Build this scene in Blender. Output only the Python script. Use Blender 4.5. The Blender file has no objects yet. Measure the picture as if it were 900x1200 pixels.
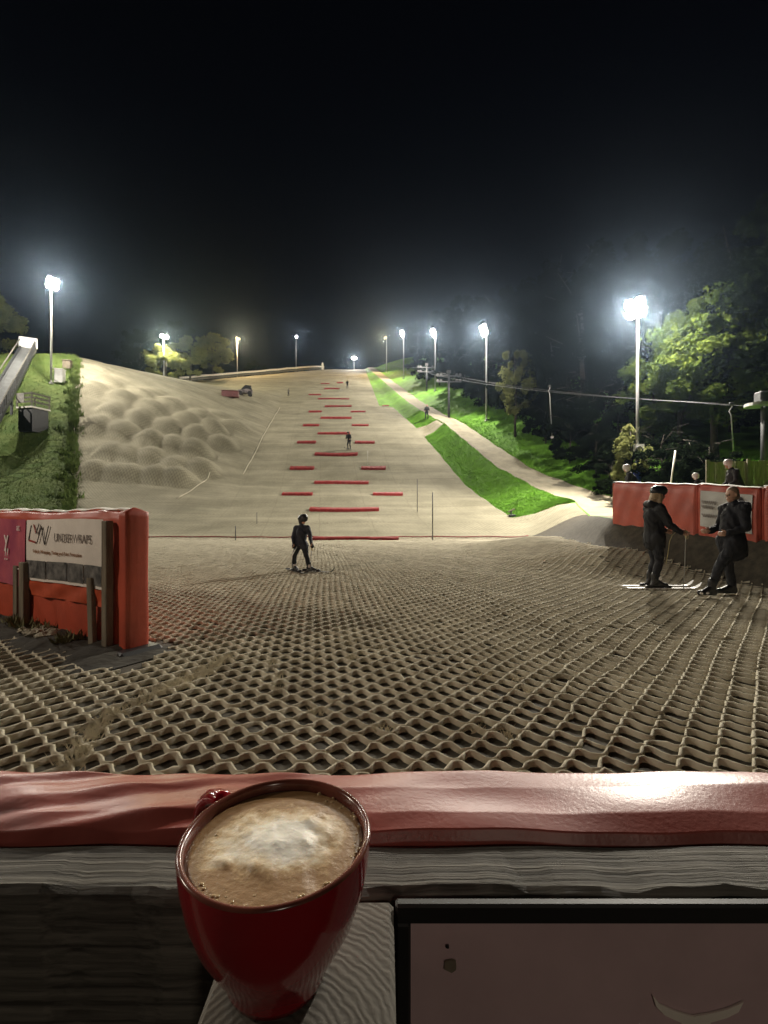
import bpy, math, random
import numpy as np
from mathutils import Vector, Matrix
rnd = random.Random(7)
nrg = np.random.default_rng(11)
R = math.radians
sc = bpy.context.scene
COL = sc.collection

# ------------------------------------------------------------------ camera, sky, exposure
FPX = 545.0
CAMZ = 1.4
cam_d = bpy.data.cameras.new('camera')
cam_d.sensor_fit = 'VERTICAL'; cam_d.sensor_height = 36.0; cam_d.lens = 36.0*FPX/1200.0
cam_d.clip_start = 0.01; cam_d.clip_end = 3000
cam = bpy.data.objects.new('camera', cam_d); COL.objects.link(cam)
cam.location = (0, 0, CAMZ); cam.rotation_euler = (R(90), 0, 0)
sc.camera = cam
w = bpy.data.worlds.new('World'); sc.world = w; w.use_nodes = True
nt = w.node_tree; nt.nodes.clear()
sky = nt.nodes.new('ShaderNodeTexSky'); sky.sky_type = 'NISHITA'; sky.sun_disc = False
sky.sun_elevation = R(-3.0); sky.sun_rotation = R(200); sky.ozone_density = 3.0
bg = nt.nodes.new('ShaderNodeBackground'); bg.inputs['Strength'].default_value = 0.02
wo = nt.nodes.new('ShaderNodeOutputWorld')
nt.links.new(sky.outputs[0], bg.inputs[0]); nt.links.new(bg.outputs[0], wo.inputs[0])
sc.view_settings.view_transform = 'Standard'; sc.view_settings.look = 'None'
sc.view_settings.exposure = 0.0; sc.view_settings.gamma = 1.0
sc.cycles.use_denoising = True; sc.cycles.denoising_input_passes = 'RGB_ALBEDO'
LAMP_W = 15000.0        # power of one floodlight

# ------------------------------------------------------------------ small helpers
def link(o, parent=None):
    COL.objects.link(o)
    if parent is not None: o.parent = parent
    return o
def tag(o, label=None, cat=None, group=None, kind=None):
    if label: o['label'] = label
    if cat: o['category'] = cat
    if group: o['group'] = group
    if kind: o['kind'] = kind
    return o
def empty(name, loc, rz=0, label=None, cat=None, group=None):
    o = bpy.data.objects.new(name, None); o.empty_display_size = .2
    COL.objects.link(o); o.location = loc; o.rotation_euler = (0, 0, rz)
    return tag(o, label, cat, group)
def copy_tree(o, parent=None):
    c = o.copy(); COL.objects.link(c); c.parent = parent
    for ch in list(o.children): copy_tree(ch, c)
    return c
class MB:
    def __init__(s): s.v = []; s.f = []
    def add(s, V, F):
        n = len(s.v); s.v.extend([tuple(map(float, p)) for p in V]); s.f.extend([tuple(i+n for i in f) for f in F]); return s
    def box(s, c, d, rz=0.0, M=None, bev=0.0):
        x, y, z = d[0]/2, d[1]/2, d[2]/2
        if bev > 0:
            b = min(bev, x*.9, y*.9, z*.9); V = []; F = []
            for zz, k in ((-z, 1), (-z+b, 0), (z-b, 0), (z, 1)):
                q = b if k else 0
                V += [(-x+b+q*.0, -y+q, zz), (x-b, -y+q, zz), (x-q, -y+b, zz), (x-q, y-b, zz), (x-b, y-q, zz), (-x+b, y-q, zz), (-x+q, y-b, zz), (-x+q, -y+b, zz)]
            for r in range(3):
                for i in range(8):
                    j = (i+1) % 8
                    F.append((r*8+i, r*8+j, r*8+8+j, r*8+8+i))
            F.append(tuple(range(7, -1, -1))); F.append(tuple(range(24, 32)))
        else:
            V = [(-x,-y,-z),(x,-y,-z),(x,y,-z),(-x,y,-z),(-x,-y,z),(x,-y,z),(x,y,z),(-x,y,z)]
            F = [(3,2,1,0),(4,5,6,7),(0,1,5,4),(1,2,6,5),(2,3,7,6),(3,0,4,7)]
        if M is None: M = Matrix.Rotation(rz, 3, 'Z')
        V = [M @ Vector(p) + Vector(c) for p in V]
        return s.add(V, F)
    def beam(s, a, b, wd, ht, bev=0.0, up=(0,0,1)):
        a = Vector(a); b = Vector(b); d = (b-a); L = d.length; x = d.normalized()
        u = Vector(up); y = u.cross(x)
        if y.length < 1e-4: y = Vector((0,1,0)).cross(x)
        y.normalize(); z = x.cross(y)
        M = Matrix((x, y, z)).transposed()
        return s.box((a+b)/2, (L, wd, ht), M=M, bev=bev)
    def tube(s, pts, rad, seg=10, cap=True):
        pts = [Vector(p) for p in pts]; n = len(pts)
        if not isinstance(rad, (list, tuple)): rad = [rad]*n
        V = []; F = []; prev = None
        for i, p in enumerate(pts):
            t = (pts[min(i+1, n-1)]-pts[max(i-1, 0)]).normalized()
            a = prev if prev is not None else (Vector((0,0,1)) if abs(t.z) < .9 else Vector((1,0,0)))
            u = (a - t*a.dot(t)).normalized(); v = t.cross(u); prev = u
            for k in range(seg):
                an = 2*math.pi*k/seg
                V.append(p + (u*math.cos(an)+v*math.sin(an))*rad[i])
        for i in range(n-1):
            for k in range(seg):
                j = (k+1) % seg
                F.append((i*seg+k, i*seg+j, i*seg+seg+j, i*seg+seg+k))
        if cap: F.append(tuple(range(seg-1, -1, -1))); F.append(tuple(range((n-1)*seg, n*seg)))
        return s.add(V, F)
    def lathe(s, prof, c=(0,0,0), seg=48, close=False):
        V = []; F = []
        for r, z in prof:
            for k in range(seg):
                a = 2*math.pi*k/seg; V.append((c[0]+r*math.cos(a), c[1]+r*math.sin(a), c[2]+z))
        for i in range(len(prof)-1):
            for k in range(seg):
                j = (k+1) % seg; F.append((i*seg+k, i*seg+j, i*seg+seg+j, i*seg+seg+k))
        if close: F.append(tuple(range(seg-1, -1, -1))); F.append(tuple(range((len(prof)-1)*seg, len(prof)*seg)))
        return s.add(V, F)
    def ball(s, c, r, seg=12, rings=8):
        r = r if isinstance(r, (tuple, list)) else (r, r, r)
        V = [(c[0], c[1], c[2]-r[2])]; F = []
        for i in range(1, rings):
            ph = -math.pi/2 + math.pi*i/rings
            for k in range(seg):
                a = 2*math.pi*k/seg
                V.append((c[0]+r[0]*math.cos(ph)*math.cos(a), c[1]+r[1]*math.cos(ph)*math.sin(a), c[2]+r[2]*math.sin(ph)))
        V.append((c[0], c[1], c[2]+r[2])); top = len(V)-1
        for k in range(seg):
            j = (k+1) % seg
            F.append((0, 1+j, 1+k)); F.append((top, 1+(rings-2)*seg+k, 1+(rings-2)*seg+j))
            for i in range(rings-2):
                F.append((1+i*seg+k, 1+i*seg+j, 1+i*seg+seg+j, 1+i*seg+seg+k))
        return s.add(V, F)
    def capsule(s, a, b, ra, rb, seg=12):
        a = Vector(a); b = Vector(b); d = b-a
        t = d.normalized() if d.length > 1e-6 else Vector((0,0,1))
        pts = []; rr = []
        for k in (-.98, -.8, -.5): pts.append(a+t*ra*k); rr.append(ra*math.sqrt(1-k*k))
        pts.append(a); rr.append(ra); pts.append(b); rr.append(rb)
        for k in (.5, .8, .98): pts.append(b+t*rb*k); rr.append(rb*math.sqrt(1-k*k))
        return s.tube(pts, rr, seg)
    def mesh(s, name):
        me = bpy.data.meshes.new(name); me.from_pydata(s.v, [], s.f); me.update(); return me
    def build(s, name, mat, parent=None, smooth=False, loc=None):
        me = s.mesh(name)
        if smooth: me.shade_smooth()
        me.materials.append(mat)
        o = bpy.data.objects.new(name, me)
        if loc is not None: o.location = loc
        return link(o, parent)
def np_mesh(name, V, F, mat, parent=None, smooth=False):
    me = bpy.data.meshes.new(name)
    V = np.asarray(V, dtype=np.float32); F = np.asarray(F, dtype=np.int32); k = F.shape[1]
    me.vertices.add(len(V)); me.vertices.foreach_set('co', V.ravel())
    me.loops.add(F.size); me.loops.foreach_set('vertex_index', F.ravel())
    me.polygons.add(len(F)); me.polygons.foreach_set('loop_start', np.arange(0, F.size, k, dtype=np.int32))
    me.update(calc_edges=True)
    if smooth: me.shade_smooth()
    me.materials.append(mat)
    return link(bpy.data.objects.new(name, me), parent)

# ------------------------------------------------------------------ materials
def newmat(name):
    m = bpy.data.materials.new(name); m.use_nodes = True
    n = m.node_tree.nodes; b = n['Principled BSDF']
    return m, m.node_tree, b
def N(nt, t, **kw):
    n = nt.nodes.new(t)
    for k, v in kw.items():
        if k.startswith('i_'): n.inputs[k[2:].replace('_', ' ')].default_value = v
        else: setattr(n, k, v)
    return n
def simple(name, col, rough=.6, var=.25, scale=8.0, bump=.0, bscale=40.0, metal=0.0, obj=False, spec=.5, detail=5, col2=None, stretch=None, sheen=0.0, trans=0.0):
    m, nt, b = newmat(name)
    src = N(nt, 'ShaderNodeTexCoord').outputs['Object'] if obj else N(nt, 'ShaderNodeNewGeometry').outputs['Position']
    if stretch:
        mp = N(nt, 'ShaderNodeMapping'); mp.inputs['Scale'].default_value = stretch
        nt.links.new(src, mp.inputs[0]); src = mp.outputs[0]
    nz = N(nt, 'ShaderNodeTexNoise', i_Scale=scale, i_Detail=detail, i_Roughness=.6); nt.links.new(src, nz.inputs['Vector'])
    rp = N(nt, 'ShaderNodeValToRGB'); nt.links.new(nz.outputs[0], rp.inputs[0])
    c2 = col2 if col2 else [c*(1-var) for c in col]
    c1 = col if col2 else [min(1, c*(1+var*.6)) for c in col]
    rp.color_ramp.elements[0].position = .32; rp.color_ramp.elements[1].position = .68
    rp.color_ramp.elements[0].color = (*c2[:3], 1); rp.color_ramp.elements[1].color = (*c1[:3], 1)
    nt.links.new(rp.outputs[0], b.inputs['Base Color'])
    b.inputs['Roughness'].default_value = rough; b.inputs['Metallic'].default_value = metal
    b.inputs['Specular IOR Level'].default_value = spec
    if sheen: b.inputs['Sheen Weight'].default_value = sheen
    if trans: b.inputs['Transmission Weight'].default_value = trans
    if bump:
        nb = N(nt, 'ShaderNodeTexNoise', i_Scale=bscale, i_Detail=6.0); nt.links.new(src, nb.inputs['Vector'])
        bp = N(nt, 'ShaderNodeBump', i_Strength=1.0, i_Distance=bump)
        nt.links.new(nb.outputs[0], bp.inputs['Height']); nt.links.new(bp.outputs[0], b.inputs['Normal'])
    return m
def leafmat(name, c1, c2, tr=.35):
    m = simple(name, c1, .9, .3, .8, spec=(0.0 if tr < .3 else .10), col2=c2); t = m.node_tree; b = t.nodes['Principled BSDF']; out = t.nodes['Material Output']
    tl = t.nodes.new('ShaderNodeBsdfTranslucent'); mx = t.nodes.new('ShaderNodeMixShader'); mx.inputs[0].default_value = tr
    src = b.inputs['Base Color'].links[0].from_socket; t.links.new(src, tl.inputs[0]); t.links.new(b.outputs[0], mx.inputs[1]); t.links.new(tl.outputs[0], mx.inputs[2]); t.links.new(mx.outputs[0], out.inputs[0])
    return m
def emit(name, col, s):
    m = bpy.data.materials.new(name); m.use_nodes = True; t = m.node_tree; t.nodes.clear()
    e = t.nodes.new('ShaderNodeEmission'); e.inputs[0].default_value = (*col, 1); e.inputs[1].default_value = s
    o = t.nodes.new('ShaderNodeOutputMaterial'); t.links.new(e.outputs[0], o.inputs[0]); return m

M = {}
M['mat_base'] = simple('mat_underlay', (.060, .050, .034), .95, .5, 6, .01, 30)
M['strip'] = simple('bristle_strip_beige', (.66, .61, .475), .85, .30, 3.5, .006, 330, spec=.15, col2=(.43, .39, .295), detail=9)
# slope matting: honeycomb lattice as fine relief + colour
def slope_mat():
    m, nt, b = newmat('slope_matting')
    pos = N(nt, 'ShaderNodeNewGeometry').outputs['Position']
    sp = N(nt, 'ShaderNodeSeparateXYZ'); nt.links.new(pos, sp.inputs[0])
    def math_(op, a, bb=None):
        n = N(nt, 'ShaderNodeMath', operation=op)
        for i, x in enumerate((a, bb)):
            if x is None: continue
            if isinstance(x, (int, float)): n.inputs[i].default_value = x
            else: nt.links.new(x, n.inputs[i])
        return n.outputs[0]
    u = math_('ADD', sp.outputs[0], math_('MULTIPLY', sp.outputs[1], .135))
    cu = math_('COSINE', math_('MULTIPLY', u, 2*math.pi/.24)); cv = math_('COSINE', math_('MULTIPLY', sp.outputs[1], 2*math.pi/.25))
    cell = math_('MULTIPLY', math_('ADD', math_('MULTIPLY', cu, cv), 1.0), .5)
    nz = N(nt, 'ShaderNodeTexNoise', i_Scale=.35, i_Detail=8.0, i_Roughness=.65); nt.links.new(pos, nz.inputs['Vector'])
    mp = N(nt, 'ShaderNodeMapping'); mp.inputs['Scale'].default_value = (.12, 1.1, .2); nt.links.new(pos, mp.inputs[0])
    nb = N(nt, 'ShaderNodeTexNoise', i_Scale=1.0, i_Detail=6.0, i_Roughness=.6); nt.links.new(mp.outputs[0], nb.inputs['Vector'])
    nf_ = N(nt, 'ShaderNodeTexNoise', i_Scale=7.0, i_Detail=5.0, i_Roughness=.7); nt.links.new(pos, nf_.inputs['Vector'])
    tot = math_('ADD', math_('ADD', math_('MULTIPLY', nz.outputs[0], .42), math_('MULTIPLY', nb.outputs[0], .33)), math_('MULTIPLY', nf_.outputs[0], .25))
    rp = N(nt, 'ShaderNodeValToRGB'); nt.links.new(tot, rp.inputs[0])
    rp.color_ramp.elements[0].position = .40; rp.color_ramp.elements[0].color = (.205, .190, .132, 1)
    rp.color_ramp.elements[1].position = .60; rp.color_ramp.elements[1].color = (.385, .355, .258, 1)
    fr = math_('FRACT', math_('MULTIPLY', math_('ADD', sp.outputs[1], math_('MULTIPLY', nb.outputs[0], .35)), 1/2.3))
    ln_ = math_('MULTIPLY', math_('LESS_THAN', fr, .05), .45)
    fu = math_('FRACT', math_('MULTIPLY', math_('ADD', u, math_('MULTIPLY', nb.outputs[0], .25)), 1/3.1))
    ln_ = math_('MAXIMUM', ln_, math_('MULTIPLY', math_('LESS_THAN', fu, .02), .42))
    dk = N(nt, 'ShaderNodeMix', data_type='RGBA'); nt.links.new(math_('MAXIMUM', ln_, math_('MULTIPLY', math_('POWER', cell, 1.5), .62)), dk.inputs[0])
    nt.links.new(rp.outputs[0], dk.inputs[6]); dk.inputs[7].default_value = (.13, .11, .07, 1)
    nt.links.new(dk.outputs[2], b.inputs['Base Color'])
    bp = N(nt, 'ShaderNodeBump', i_Strength=.4, i_Distance=.05); bp.invert = True
    nt.links.new(cell, bp.inputs['Height']); nt.links.new(bp.outputs[0], b.inputs['Normal'])
    b.inputs['Roughness'].default_value = .85; b.inputs['Specular IOR Level'].default_value = .2
    return m
M['slope'] = slope_mat()
M['grass'] = simple('grass', (.13, .30, .025), .8, .4, .9, .03, 14, spec=.2, col2=(.06, .15, .014), detail=9)
M['blade'] = simple('grass_blade', (.17, .38, .03), .6, .4, 1.3, spec=.3, col2=(.08, .19, .016))
M['path'] = simple('path_gravel', (.27, .24, .17), .9, .25, 1.4, .01, 30, detail=9)
M['earth'] = simple('earth', (.030, .026, .018), .95, .5, 5, .03, 12)
M['red_strip'] = simple('red_strip', (.27, .018, .020), .6, .35, 3, .008, 60)
M['vinyl'] = simple('red_vinyl', (.43, .068, .034), .5, .18, 3.0, .0015, 25, spec=.5)
M['vinyl_rail'] = simple('red_vinyl_rail', (.31, .072, .056), .38, .14, 14, .00025, 260, spec=.42)
M['white_edge'] = simple('white_edge', (.72, .68, .62), .6, .3, 6)
M['wood_grey'] = simple('weathered_wood', (.135, .125, .105), .85, .4, 18, .006, 60, stretch=(.25, .25, 1))
M['wood_post'] = simple('old_post_wood', (.17, .14, .10), .85, .4, 14, .006, 50, stretch=(1, 1, .15))
M['steel'] = simple('galvanised_steel', (.42, .42, .41), .45, .2, 6, metal=.7)
M['dull'] = simple('dull_grey_steel', (.10, .10, .10), .7, .2, 6)
M['dark_metal'] = simple('dark_metal', (.035, .037, .04), .55, .3, 9)
M['black_pl'] = simple('black_plastic', (.012, .012, .013), .5, .2, 10)
M['blue'] = simple('blue_padding', (.035, .075, .42), .5, .2, 5)
M['white'] = simple('white_paint', (.75, .74, .72), .55, .1, 5)
M['bark'] = simple('bark', (.045, .036, .027), .95, .5, 9, .03, 25, obj=True)
M['leaf_a'] = leafmat('leaf_bright', (.10, .135, .022), (.035, .06, .014))
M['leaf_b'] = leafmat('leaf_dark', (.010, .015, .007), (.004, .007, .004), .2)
M['leaf_c'] = leafmat('leaf_olive', (.19, .20, .07), (.10, .115, .04))

# ------------------------------------------------------------------ terrain
PY = [-60, 24, 31, 38, 45, 52, 130, 140, 400]; PZ = [0, 0, 1.5, 3.7, 6.9, 10.1, 41.3, 42.0, 20]
_yy = np.arange(-60, 400, .25); _zz = np.interp(_yy, PY, PZ)
_k = np.ones(9)/9.0; _zz = np.convolve(np.pad(_zz, 4, mode='edge'), _k, mode='valid')
def P(Y): return np.interp(Y, _yy, _zz)
def sstep(t): t = np.clip(t, 0, 1); return t*t*(3-2*t)
DR = .135
def uX(u, Y): return u - DR*(Y-24)
AY = [-60, 7, 9.3, 13, 16, 20, 24, 27.4, 29, 52, 70, 130, 400]
AX = [9.0, 7.4, 6.75, 5.85, 6.2, 6.8, 7.0, 8.0, 8.0, 4.6, 1.2, -5.8, -40]
BX = [9.9, 8.3, 7.50, 6.45, 7.4, 9.0, 10.5, 11.3, 11.2, 6.7, 3.4, -4.3, -38]
HY = [-60, 7, 9.3, 13, 16, 24, 52, 70, 130]; HZ = [.8, .8, .87, 1.2, 1.25, 1.2, 1.2, .8, .6]
MOG = []
for r in range(7):
    for c in range(5):
        yy = 36.0 + r*2.95; f = (c+.5*(r % 2)+.25)/5.0
        xl = -.655*yy; xr = uX(-11.6-.18*max(0, 44-yy), yy)
        MOG.append((xl+1.0+(xr-xl-1.6)*f + rnd.uniform(-.5, .5), yy + rnd.uniform(-.4, .4), rnd.uniform(.95, 1.25)*(1 if r < 4 else .85 if r < 5 else .6 if r < 6 else .3), rnd.uniform(1.2, 1.45)))
def terrain(X, Y):
    X = np.asarray(X, float); Y = np.asarray(Y, float)
    u = X + DR*(Y-24)
    z = P(Y)
    # left bank with the moguls
    E = .37*np.clip(-u-9.8, 0, 24)
    Yc = 55 + np.clip((u+31.6)*.77, -3, 30)
    z = z + E*sstep((Y-26)/26.0)*(1-sstep((Y-Yc)/26.0))
    mg = np.zeros(np.broadcast(X, Y).shape)
    if Y.max() > 30:
        for mx, my, mh, mr in MOG:
            dyy = Y-my; d2 = (X-mx)**2+(np.where(dyy < 0, 1.5, .85)*dyy)**2
            mg = np.maximum(mg, mh*np.clip(1-d2/(mr*mr*1.9), 0, 1)**1.3)
    z = z + mg
    # right terrace, grass bank and hillside
    a = np.interp(Y, AY, AX); b = np.interp(Y, AY, BX); H = np.interp(Y, HY, HZ)
    win = sstep((Y-9.0)/3.0)*(1-sstep((Y-17)/6.0))*.45
    z = z + (H-win)*sstep((X-a)/(b-a)) + win*sstep((X-2.6)/3.2)
    c = b + np.interp(Y, [0, 18, 26, 60], [6.0, 5.0, 2.6, 2.4])
    z = z + 4.0*(1-np.exp(-np.clip(X-c, 0, None)*.5/4.0))
    # beyond the crest fence
    s = (X+44)*(-.743)+(Y-100)*.669
    z = z - .7*np.clip(s, 0, 40)*sstep((Y-70)/25.0)
    # slight unevenness of the laid matting, none in front of the rail
    k = sstep((Y-22)/6.0)
    z = z + k*(.035*np.sin(Y*2.1+np.sin(X*.35)*1.2)+.04*np.sin(X*.9+Y*.33)*np.sin(Y*.71+1.0)) + (1-k)*.012*np.sin(X*1.7+.6*Y)*np.sin(Y*1.3-.4*X)
    return z
def tz(x, y): return float(terrain(np.array([x]), np.array([y]))[0])
_mY = np.concatenate([np.arange(2, 60, .05), np.arange(60, 180, .2)])
def hit(px, py):
    """ground point seen in that direction from the viewpoint"""
    rx = (px-450)/FPX; rz = (600-py)/FPX
    d = (CAMZ + rz*_mY) - terrain(rx*_mY, _mY)
    i = np.argmax(d <= 0)
    if d[i] > 0: i = len(_mY)-1
    Y = _mY[i]; return Vector((rx*Y, Y, tz(rx*Y, Y)))
def at(px, py, Y): return Vector(((px-450)/FPX*Y, Y, CAMZ+(600-py)/FPX*Y))

# zone boundaries (world X) by Y
LY = [-30, 24, 27, 33, 55, 70, 100, 130, 200]; LX = [-42, -40, -18.4, -22.2, -36.4, -44, -44.6, -17, -17]
EY = [-30, 7, 9.3, 13, 16, 20, 24, 27.3, 27.4, 29, 51.0, 51.6, 54.2, 54.8, 69, 71, 90, 130, 200]
def _u(u, y): return u-DR*(y-24)
EX = [9.9, 8.3, 7.5, 6.45, 7.4, 9.0, 10.5, 11.25, 11.25, 8.0, _u(8.1, 51), _u(10.5, 51.6), _u(10.3, 54.2), _u(8.1, 54.8), _u(7.4, 69), _u(5.6, 71), _u(6.7, 90), _u(9, 130), _u(9, 200)]
QY = [-30, 7, 9.3, 13, 16, 20, 24, 27.4, 29, 52, 58, 70, 130, 200]
QX = [10.0, 8.4, 7.6, 6.55, 7.5, 9.1, 10.6, 11.35, 11.2, 6.72, _u(10, 58), _u(9.6, 70), _u(9.6, 130), _u(9.6, 200)]
WY = [-30, 13, 20, 28, 52, 70, 130, 200]; WW = [4, 4, 3.4, 2.9, 2.2, 2.1, 1.8, 1.8]
def bounds(Y):
    l = np.interp(Y, LY, LX); e = np.interp(Y, EY, EX); q = np.maximum(np.interp(Y, QY, QX), e+.04)
    return l, e, q, q+np.interp(Y, WY, WW)
def zone(name, mat, ys, fl, fr, nx, smooth=True, pw=1.0):
    ys = np.asarray(ys); t = np.linspace(0, 1, nx)
    L = np.array([fl(y) for y in ys])[:, None]; Rr = np.array([fr(y) for y in ys])[:, None]
    tt = t[None, :]**pw
    X = L+(Rr-L)*tt; Yg = np.repeat(ys[:, None], nx, 1)
    Z = terrain(X, Yg)
    V = np.stack([X, Yg, Z], -1).reshape(-1, 3)
    i = np.arange(len(ys)-1)[:, None]*nx+np.arange(nx-1)[None, :]
    F = np.stack([i, i+1, i+nx+1, i+nx], -1).reshape(-1, 4)
    o = np_mesh(name, V, F, mat, None, smooth); o['kind'] = 'structure'; return o
yA = np.concatenate([np.arange(-30, 2, 2.0), np.arange(2, 24.01, .5)])
yB = np.concatenate([np.arange(24, 27.01, .5), np.array([27.3, 27.4, 27.8, 28.4, 29, 29.4]), np.arange(30, 51, .4), np.array([51.0, 51.3, 51.6, 52, 52.4, 52.8, 53.2, 53.6, 54.0, 54.2, 54.5, 54.8]), np.arange(55.2, 60, .4), np.arange(60, 140, 1.0), np.array([145, 150, 160, 180, 200])])
yall = np.concatenate([yA, yB[1:]])
run_out = zone('run_out', M['mat_base'], yA, lambda y: bounds(y)[0], lambda y: bounds(y)[1], 150)
slope = zone('ski_slope', M['slope'], yB, lambda y: bounds(y)[0], lambda y: bounds(y)[1], 170)
zone('grass_bank', M['grass'], yall, lambda y: bounds(y)[1], lambda y: bounds(y)[2], 14)
zone('footpath', M['path'], yall, lambda y: bounds(y)[2], lambda y: bounds(y)[3], 8)
zone('grass_hillside', M['grass'], yall, lambda y: bounds(y)[3], lambda y: 220.0, 60, pw=2.2)
M['grass_r'] = simple('rough_grass', (.105, .135, .038), .85, .4, .7, .04, 9, spec=.15, col2=(.055, .095, .02), detail=9)
M['blade_r'] = simple('rough_grass_blade', (.12, .155, .04), .7, .4, 1.1, spec=.2, col2=(.07, .12, .024))
zone('grass_slope', M['grass_r'], yall, lambda y: -220.0, lambda y: bounds(y)[0], 60, pw=.5)

# ------------------------------------------------------------------ honeycomb bristle matting on the run-out
PITCH, PER = .108, .211
PN = [(-.0125, -.1), (-.0085, .84), (0, 1.0), (.0085, .84), (.0125, -.1)]
def strip_row(j):
    """one wavy bristle strip laid across the run-out; neighbours touch and form the honeycomb"""
    Y0 = 1.95+j*PITCH; xl = -(.84*Y0+1.0); xr = min(.84*Y0+1.0, float(np.interp(Y0, AY, AX))+.1)
    nper = 8 if Y0 < 9 else 6
    k = np.arange(math.floor((xl+DR*(Y0-24))/PER*nper), math.ceil((xr+DR*(Y0-24))/PER*nper)+1)
    u = k/nper*PER; X = uX(u, Y0)
    c = np.clip(1.12*np.cos(2*math.pi*u/PER), -1, 1)*(1 if j % 2 else -1)
    # the laid sheets are not quite true, and one sheet edge has shifted
    warp = .05*np.sin(X*.55+Y0*.21)+.06*np.sin(X*.23-Y0*.33+1)+.012*np.sin(X*2.3+Y0*1.4)
    sheet_ = np.where(np.sin(X*.9+.4*np.sin(Y0*.8)) > .985, .03, 0)
    Y = Y0 + .0455*c + warp*min(1, (Y0-1.6)/1.5) + sheet_ + nrg.normal(0, .0016, len(u))
    X = X + .03*np.sin(Y0*.7+X*.3) + nrg.normal(0, .0016, len(u))
    ok = ~((X < -2.2) & (np.abs((Y-4.7)-(-(X+2.6))*.61) < .42)) & (X < np.interp(Y, AY, AX)+.12) & (Y < 23.98)
    dx = np.gradient(X); dy = np.gradient(Y); ln = np.hypot(dx, dy)+1e-9; nx_, ny_ = -dy/ln, dx/ln
    base = terrain(X, Y); n = len(u)
    hgt = .037 + .004*np.sin(X*5.3+Y*2.7)*np.sin(Y*1.1+X) + nrg.normal(0, .0022, n) + .0004*((j*7) % 5-2)
    dmg = np.convolve((nrg.random(n) < .008).astype(float), np.ones(5), 'same'); hgt = hgt*(1-.45*np.clip(dmg, 0, 1))
    wid = 1+.18*np.sin(X*9.1+Y*4.3)+nrg.normal(0, .07, n)
    V = np.stack([np.stack([X+nx_*o_*wid, Y+ny_*o_*wid, base+hgt*h_], -1) for o_, h_ in PN], 1)
    m = len(PN); keep = ok[:-1] & ok[1:]
    a = (np.arange(n-1)[keep][:, None]*m+np.arange(m-1)[None, :])
    return V.reshape(-1, 3), np.stack([a, a+1, a+m+1, a+m], -1).reshape(-1, 4)
for j in range(204):
    V_, F_ = strip_row(j)
    used, inv = np.unique(F_, return_inverse=True)
    np_mesh('bristle_strip', V_[used], inv.reshape(F_.shape), M['strip'], run_out, True)

# frayed bristle ends along a worn sheet edge
fx = []; fy = []
for k in range(26):
    t = k/25; cx = -1.66-.16*math.sin(t*5)+rnd.uniform(-.03, .03); cy = 2.45+t*1.9
    m_ = rnd.randint(14, 40); fx += list(cx+nrg.normal(0, .035, m_)); fy += list(cy+nrg.normal(0, .012, m_))
for k in range(14):
    cx = rnd.uniform(-1.1, 1.2); cy = rnd.uniform(2.4, 5.5); m_ = rnd.randint(6, 16); fx += list(cx+nrg.normal(0, .03, m_)); fy += list(cy+nrg.normal(0, .015, m_))
fx = np.array(fx); fy = np.array(fy); nf = len(fx); fz = terrain(fx, fy)+.03; fa = nrg.uniform(0, 6.28, nf); fl = nrg.uniform(.03, .08, nf)
tip = np.stack([fx+np.cos(fa)*fl*.9, fy+np.sin(fa)*fl*.5, fz+fl*.8], -1)
Vf = np.stack([np.stack([fx-.006, fy, fz-.02], -1), np.stack([fx+.006, fy, fz-.02], -1), tip], 1).reshape(-1, 3)
o = np_mesh('frayed_bristles', Vf, np.arange(nf*3).reshape(-1, 3), M['strip'], run_out); o['kind'] = 'stuff'

# ------------------------------------------------------------------ slope fittings
def red_strip(x0, x1, py, label, group):
    a = hit(x0, py); b = hit(x1, py); c = (a+b)/2; L = (b-a).length
    root = empty('red_strip', (c.x, c.y, c.z), 0)
    # follow the ground along the length
    n = 14; mb = MB(); V = []; F = []
    dpt = .50
    for k in range(n+1):
        t = k/n; x = a.x+(b.x-a.x)*t; y = a.y+(b.y-a.y)*t
        for (dy, h) in ((-dpt/2, -.02), (-dpt/2, .13), (-dpt/2+.07, .18), (dpt/2-.07, .18), (dpt/2, .13), (dpt/2, -.02)):
            V.append((x-c.x, y+dy-c.y, tz(x, y+dy)+h+.01*math.sin(k*2.3)-c.z))
    for k in range(n):
        for j in range(5): F.append((k*6+j, k*6+6+j, k*6+7+j, k*6+1+j))
    F.append(tuple(range(5, -1, -1))); F.append(tuple(range(n*6, n*6+6)))
    mb.add(V, F); o = mb.build('red_strip', M['red_strip'])
    o.location = root.location; bpy.data.objects.remove(root)
    return tag(o, label, 'slope strip', group)
ORD = ['first', 'second', 'third', 'fourth', 'fifth', 'sixth', 'seventh', 'eighth', 'ninth', 'tenth']
wide = [(367, 467, 633.5), (363, 444, 598), (368.5, 432, 566.5), (369, 419, 533), (372.5, 410, 508.5), (376, 412, 490.5), (381, 412, 476.5), (373, 409, 468)]
pairs = [(331, 366, 580), (437, 472, 580), (340, 368, 549.5), (423.5, 452, 549.5), (348.5, 370, 519), (416, 439, 519), (355.5, 374, 499), (412.5, 432, 499), (362, 377, 483), (411, 428.5, 483), (362, 376, 463), (448, 456, 476), (376, 386, 450), (395, 402, 449), (380, 398, 456)]
for k, (a, b, y) in enumerate(wide):
    if k == 0: red_strip(a, b, y, 'widest red strip lying at the very foot of the slope beside the thin red cord', 'red strips across the slope')
    else: red_strip(a, b, y, 'long red strip across the slope, %s long one up from the red cord' % ORD[k-1], 'red strips across the slope')
cnt = {'mogul': 0, 'footpath': 0}
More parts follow.
